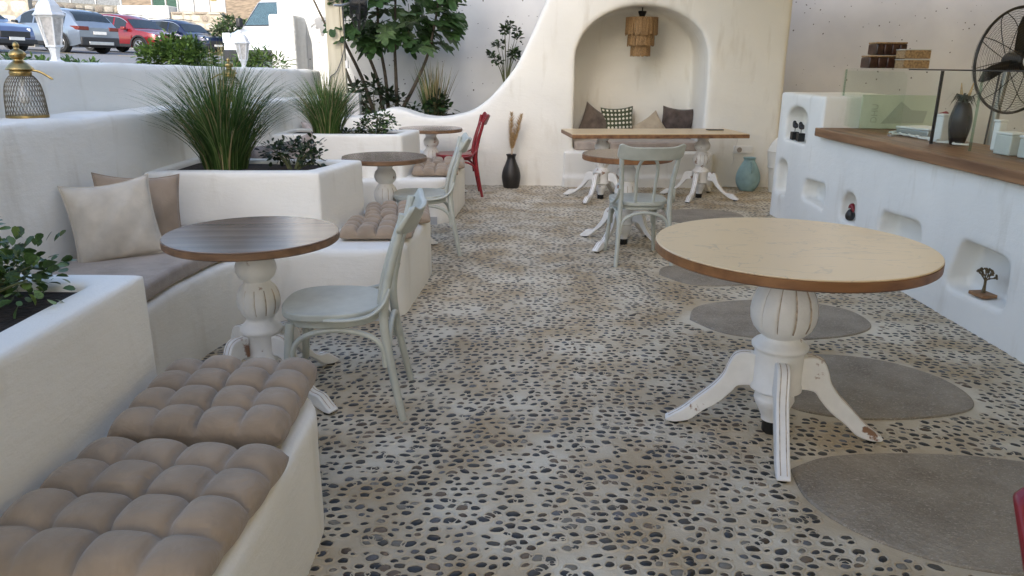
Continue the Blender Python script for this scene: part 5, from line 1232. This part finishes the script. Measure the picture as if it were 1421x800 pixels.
# fences above the wall
def fence(label, x0, x1, y, z0, h, matn, n, seed=0, group='mesh fences above the stone walls'):
    t = thing('mesh_fence', label, 'fence', (x0, y, z0), 0, group); W_ = (x1 - x0) / n
    for i in range(n): MB().box(i * W_ + .07, (i + 1) * W_ - .01, -.01, .02, .05, h).build('panel', matn, t, smooth=False)
    for i in range(n + 1): MB().box(i * W_ - .03, i * W_ + .03, -.04, .05, 0, h + .1).build('post', 'fence_post', t, smooth=False)
    return t
fence('grey mesh fence on the long low stone wall', -27.0, -21.5, 43.6, 4.0, 2.6, 'fence_mesh_grey', 4)
fence('dark green screen fence above the site cabin', -20.9, -18.5, 46.0, 4.2, 2.2, 'fence_green', 3)
fence('pale mesh fence beside the street house', -18.5, -15.9, 43.8, 3.95, 2.2, 'house_far', 3)
o = MB().box(-.16, .16, -.015, .015, 0, .5).build('warning_sign', 'yellow_sign', bevel=.004); o.location = (-16.5, 43.74, 4.6); tag(o, 'small yellow warning sign on the pale mesh fence', 'sign')
# white house with balconies
hs = thing('white_house', 'white house with sloping balcony walls beyond the small street tree', 'house', (-12.5, 58, 2.6))
MB().box(-5.2, 6, 0, 8, -1, 9).build('wall', 'house_far', hs, smooth=False)
for i in range(3):
    for k in range(2):
        x = -4.4 + i * 3.3; z = 1.0 + k * 3.0
        wn = MB().box(x, x + 1.3, -.05, .05, z, z + 1.9).build('window', 'window_dark', hs, smooth=False); MB().box(x - .1, x + 1.4, -.1, -.055, z - .12, z - .01).build('sill', 'house_white', wn, smooth=False)
for k in range(2):
    z = .5 + k * 2.9; MB().prism([(-5.4, z + .9), (2.2, z - .1), (2.2, z + .8), (-5.4, z + 1.8)], -1.5, -1.3, M=Matrix(((1, 0, 0, 0), (0, 0, 1, 0), (0, 1, 0, 0), (0, 0, 0, 1)))).build('balcony_wall', 'house_white', hs, smooth=False)
    rl_ = MB()
    for q in range(14): rl_.box(2.4 + q * .22, 2.44 + q * .22, -1.4, -1.36, z, z + 1.0)
    rl_.box(2.3, 5.5, -1.42, -1.34, z + 1.0, z + 1.06); rl_.box(2.2, 5.6, -1.6, 0, z - .2, z - .002); rl_.build('balcony_railing', 'fence_post', hs, smooth=False)
for x in (-.4, 2.3, 5.6): MB().box(x, x + .35, -1.75, -1.52, -1, 9).build('column', 'house_white', hs, smooth=False)
MB().box(-3.2, -.6, -2.2, -1.8, .4, 1.9).build('green_awning', 'fence_green', hs, smooth=False)
tag(MB().box(-14.9, -14.4, 41.2, 41.5, 1.4, 3.2).build('gate_pier', 'house_white', bevel=.02), 'low white gate pier beside the small street tree', 'pier')
bush('small grey green street tree before the white house', (-13.5, 38.0, 1.9), (.95, .8, 1.35), 1500, .17, ['leaf_olive', 'leaf_dark', 'leaf_mid'], kind='oval', seed=61, clumps=46, name='street_tree', cat='tree', base=.2)
bush('dry tawny bush beside the nose of the dark blue car', (-13.6, 36.6, 1.5), (.6, .5, .5), 420, .13, ['blade_dry'], kind='lance', seed=62, clumps=18, name='dry_bush')
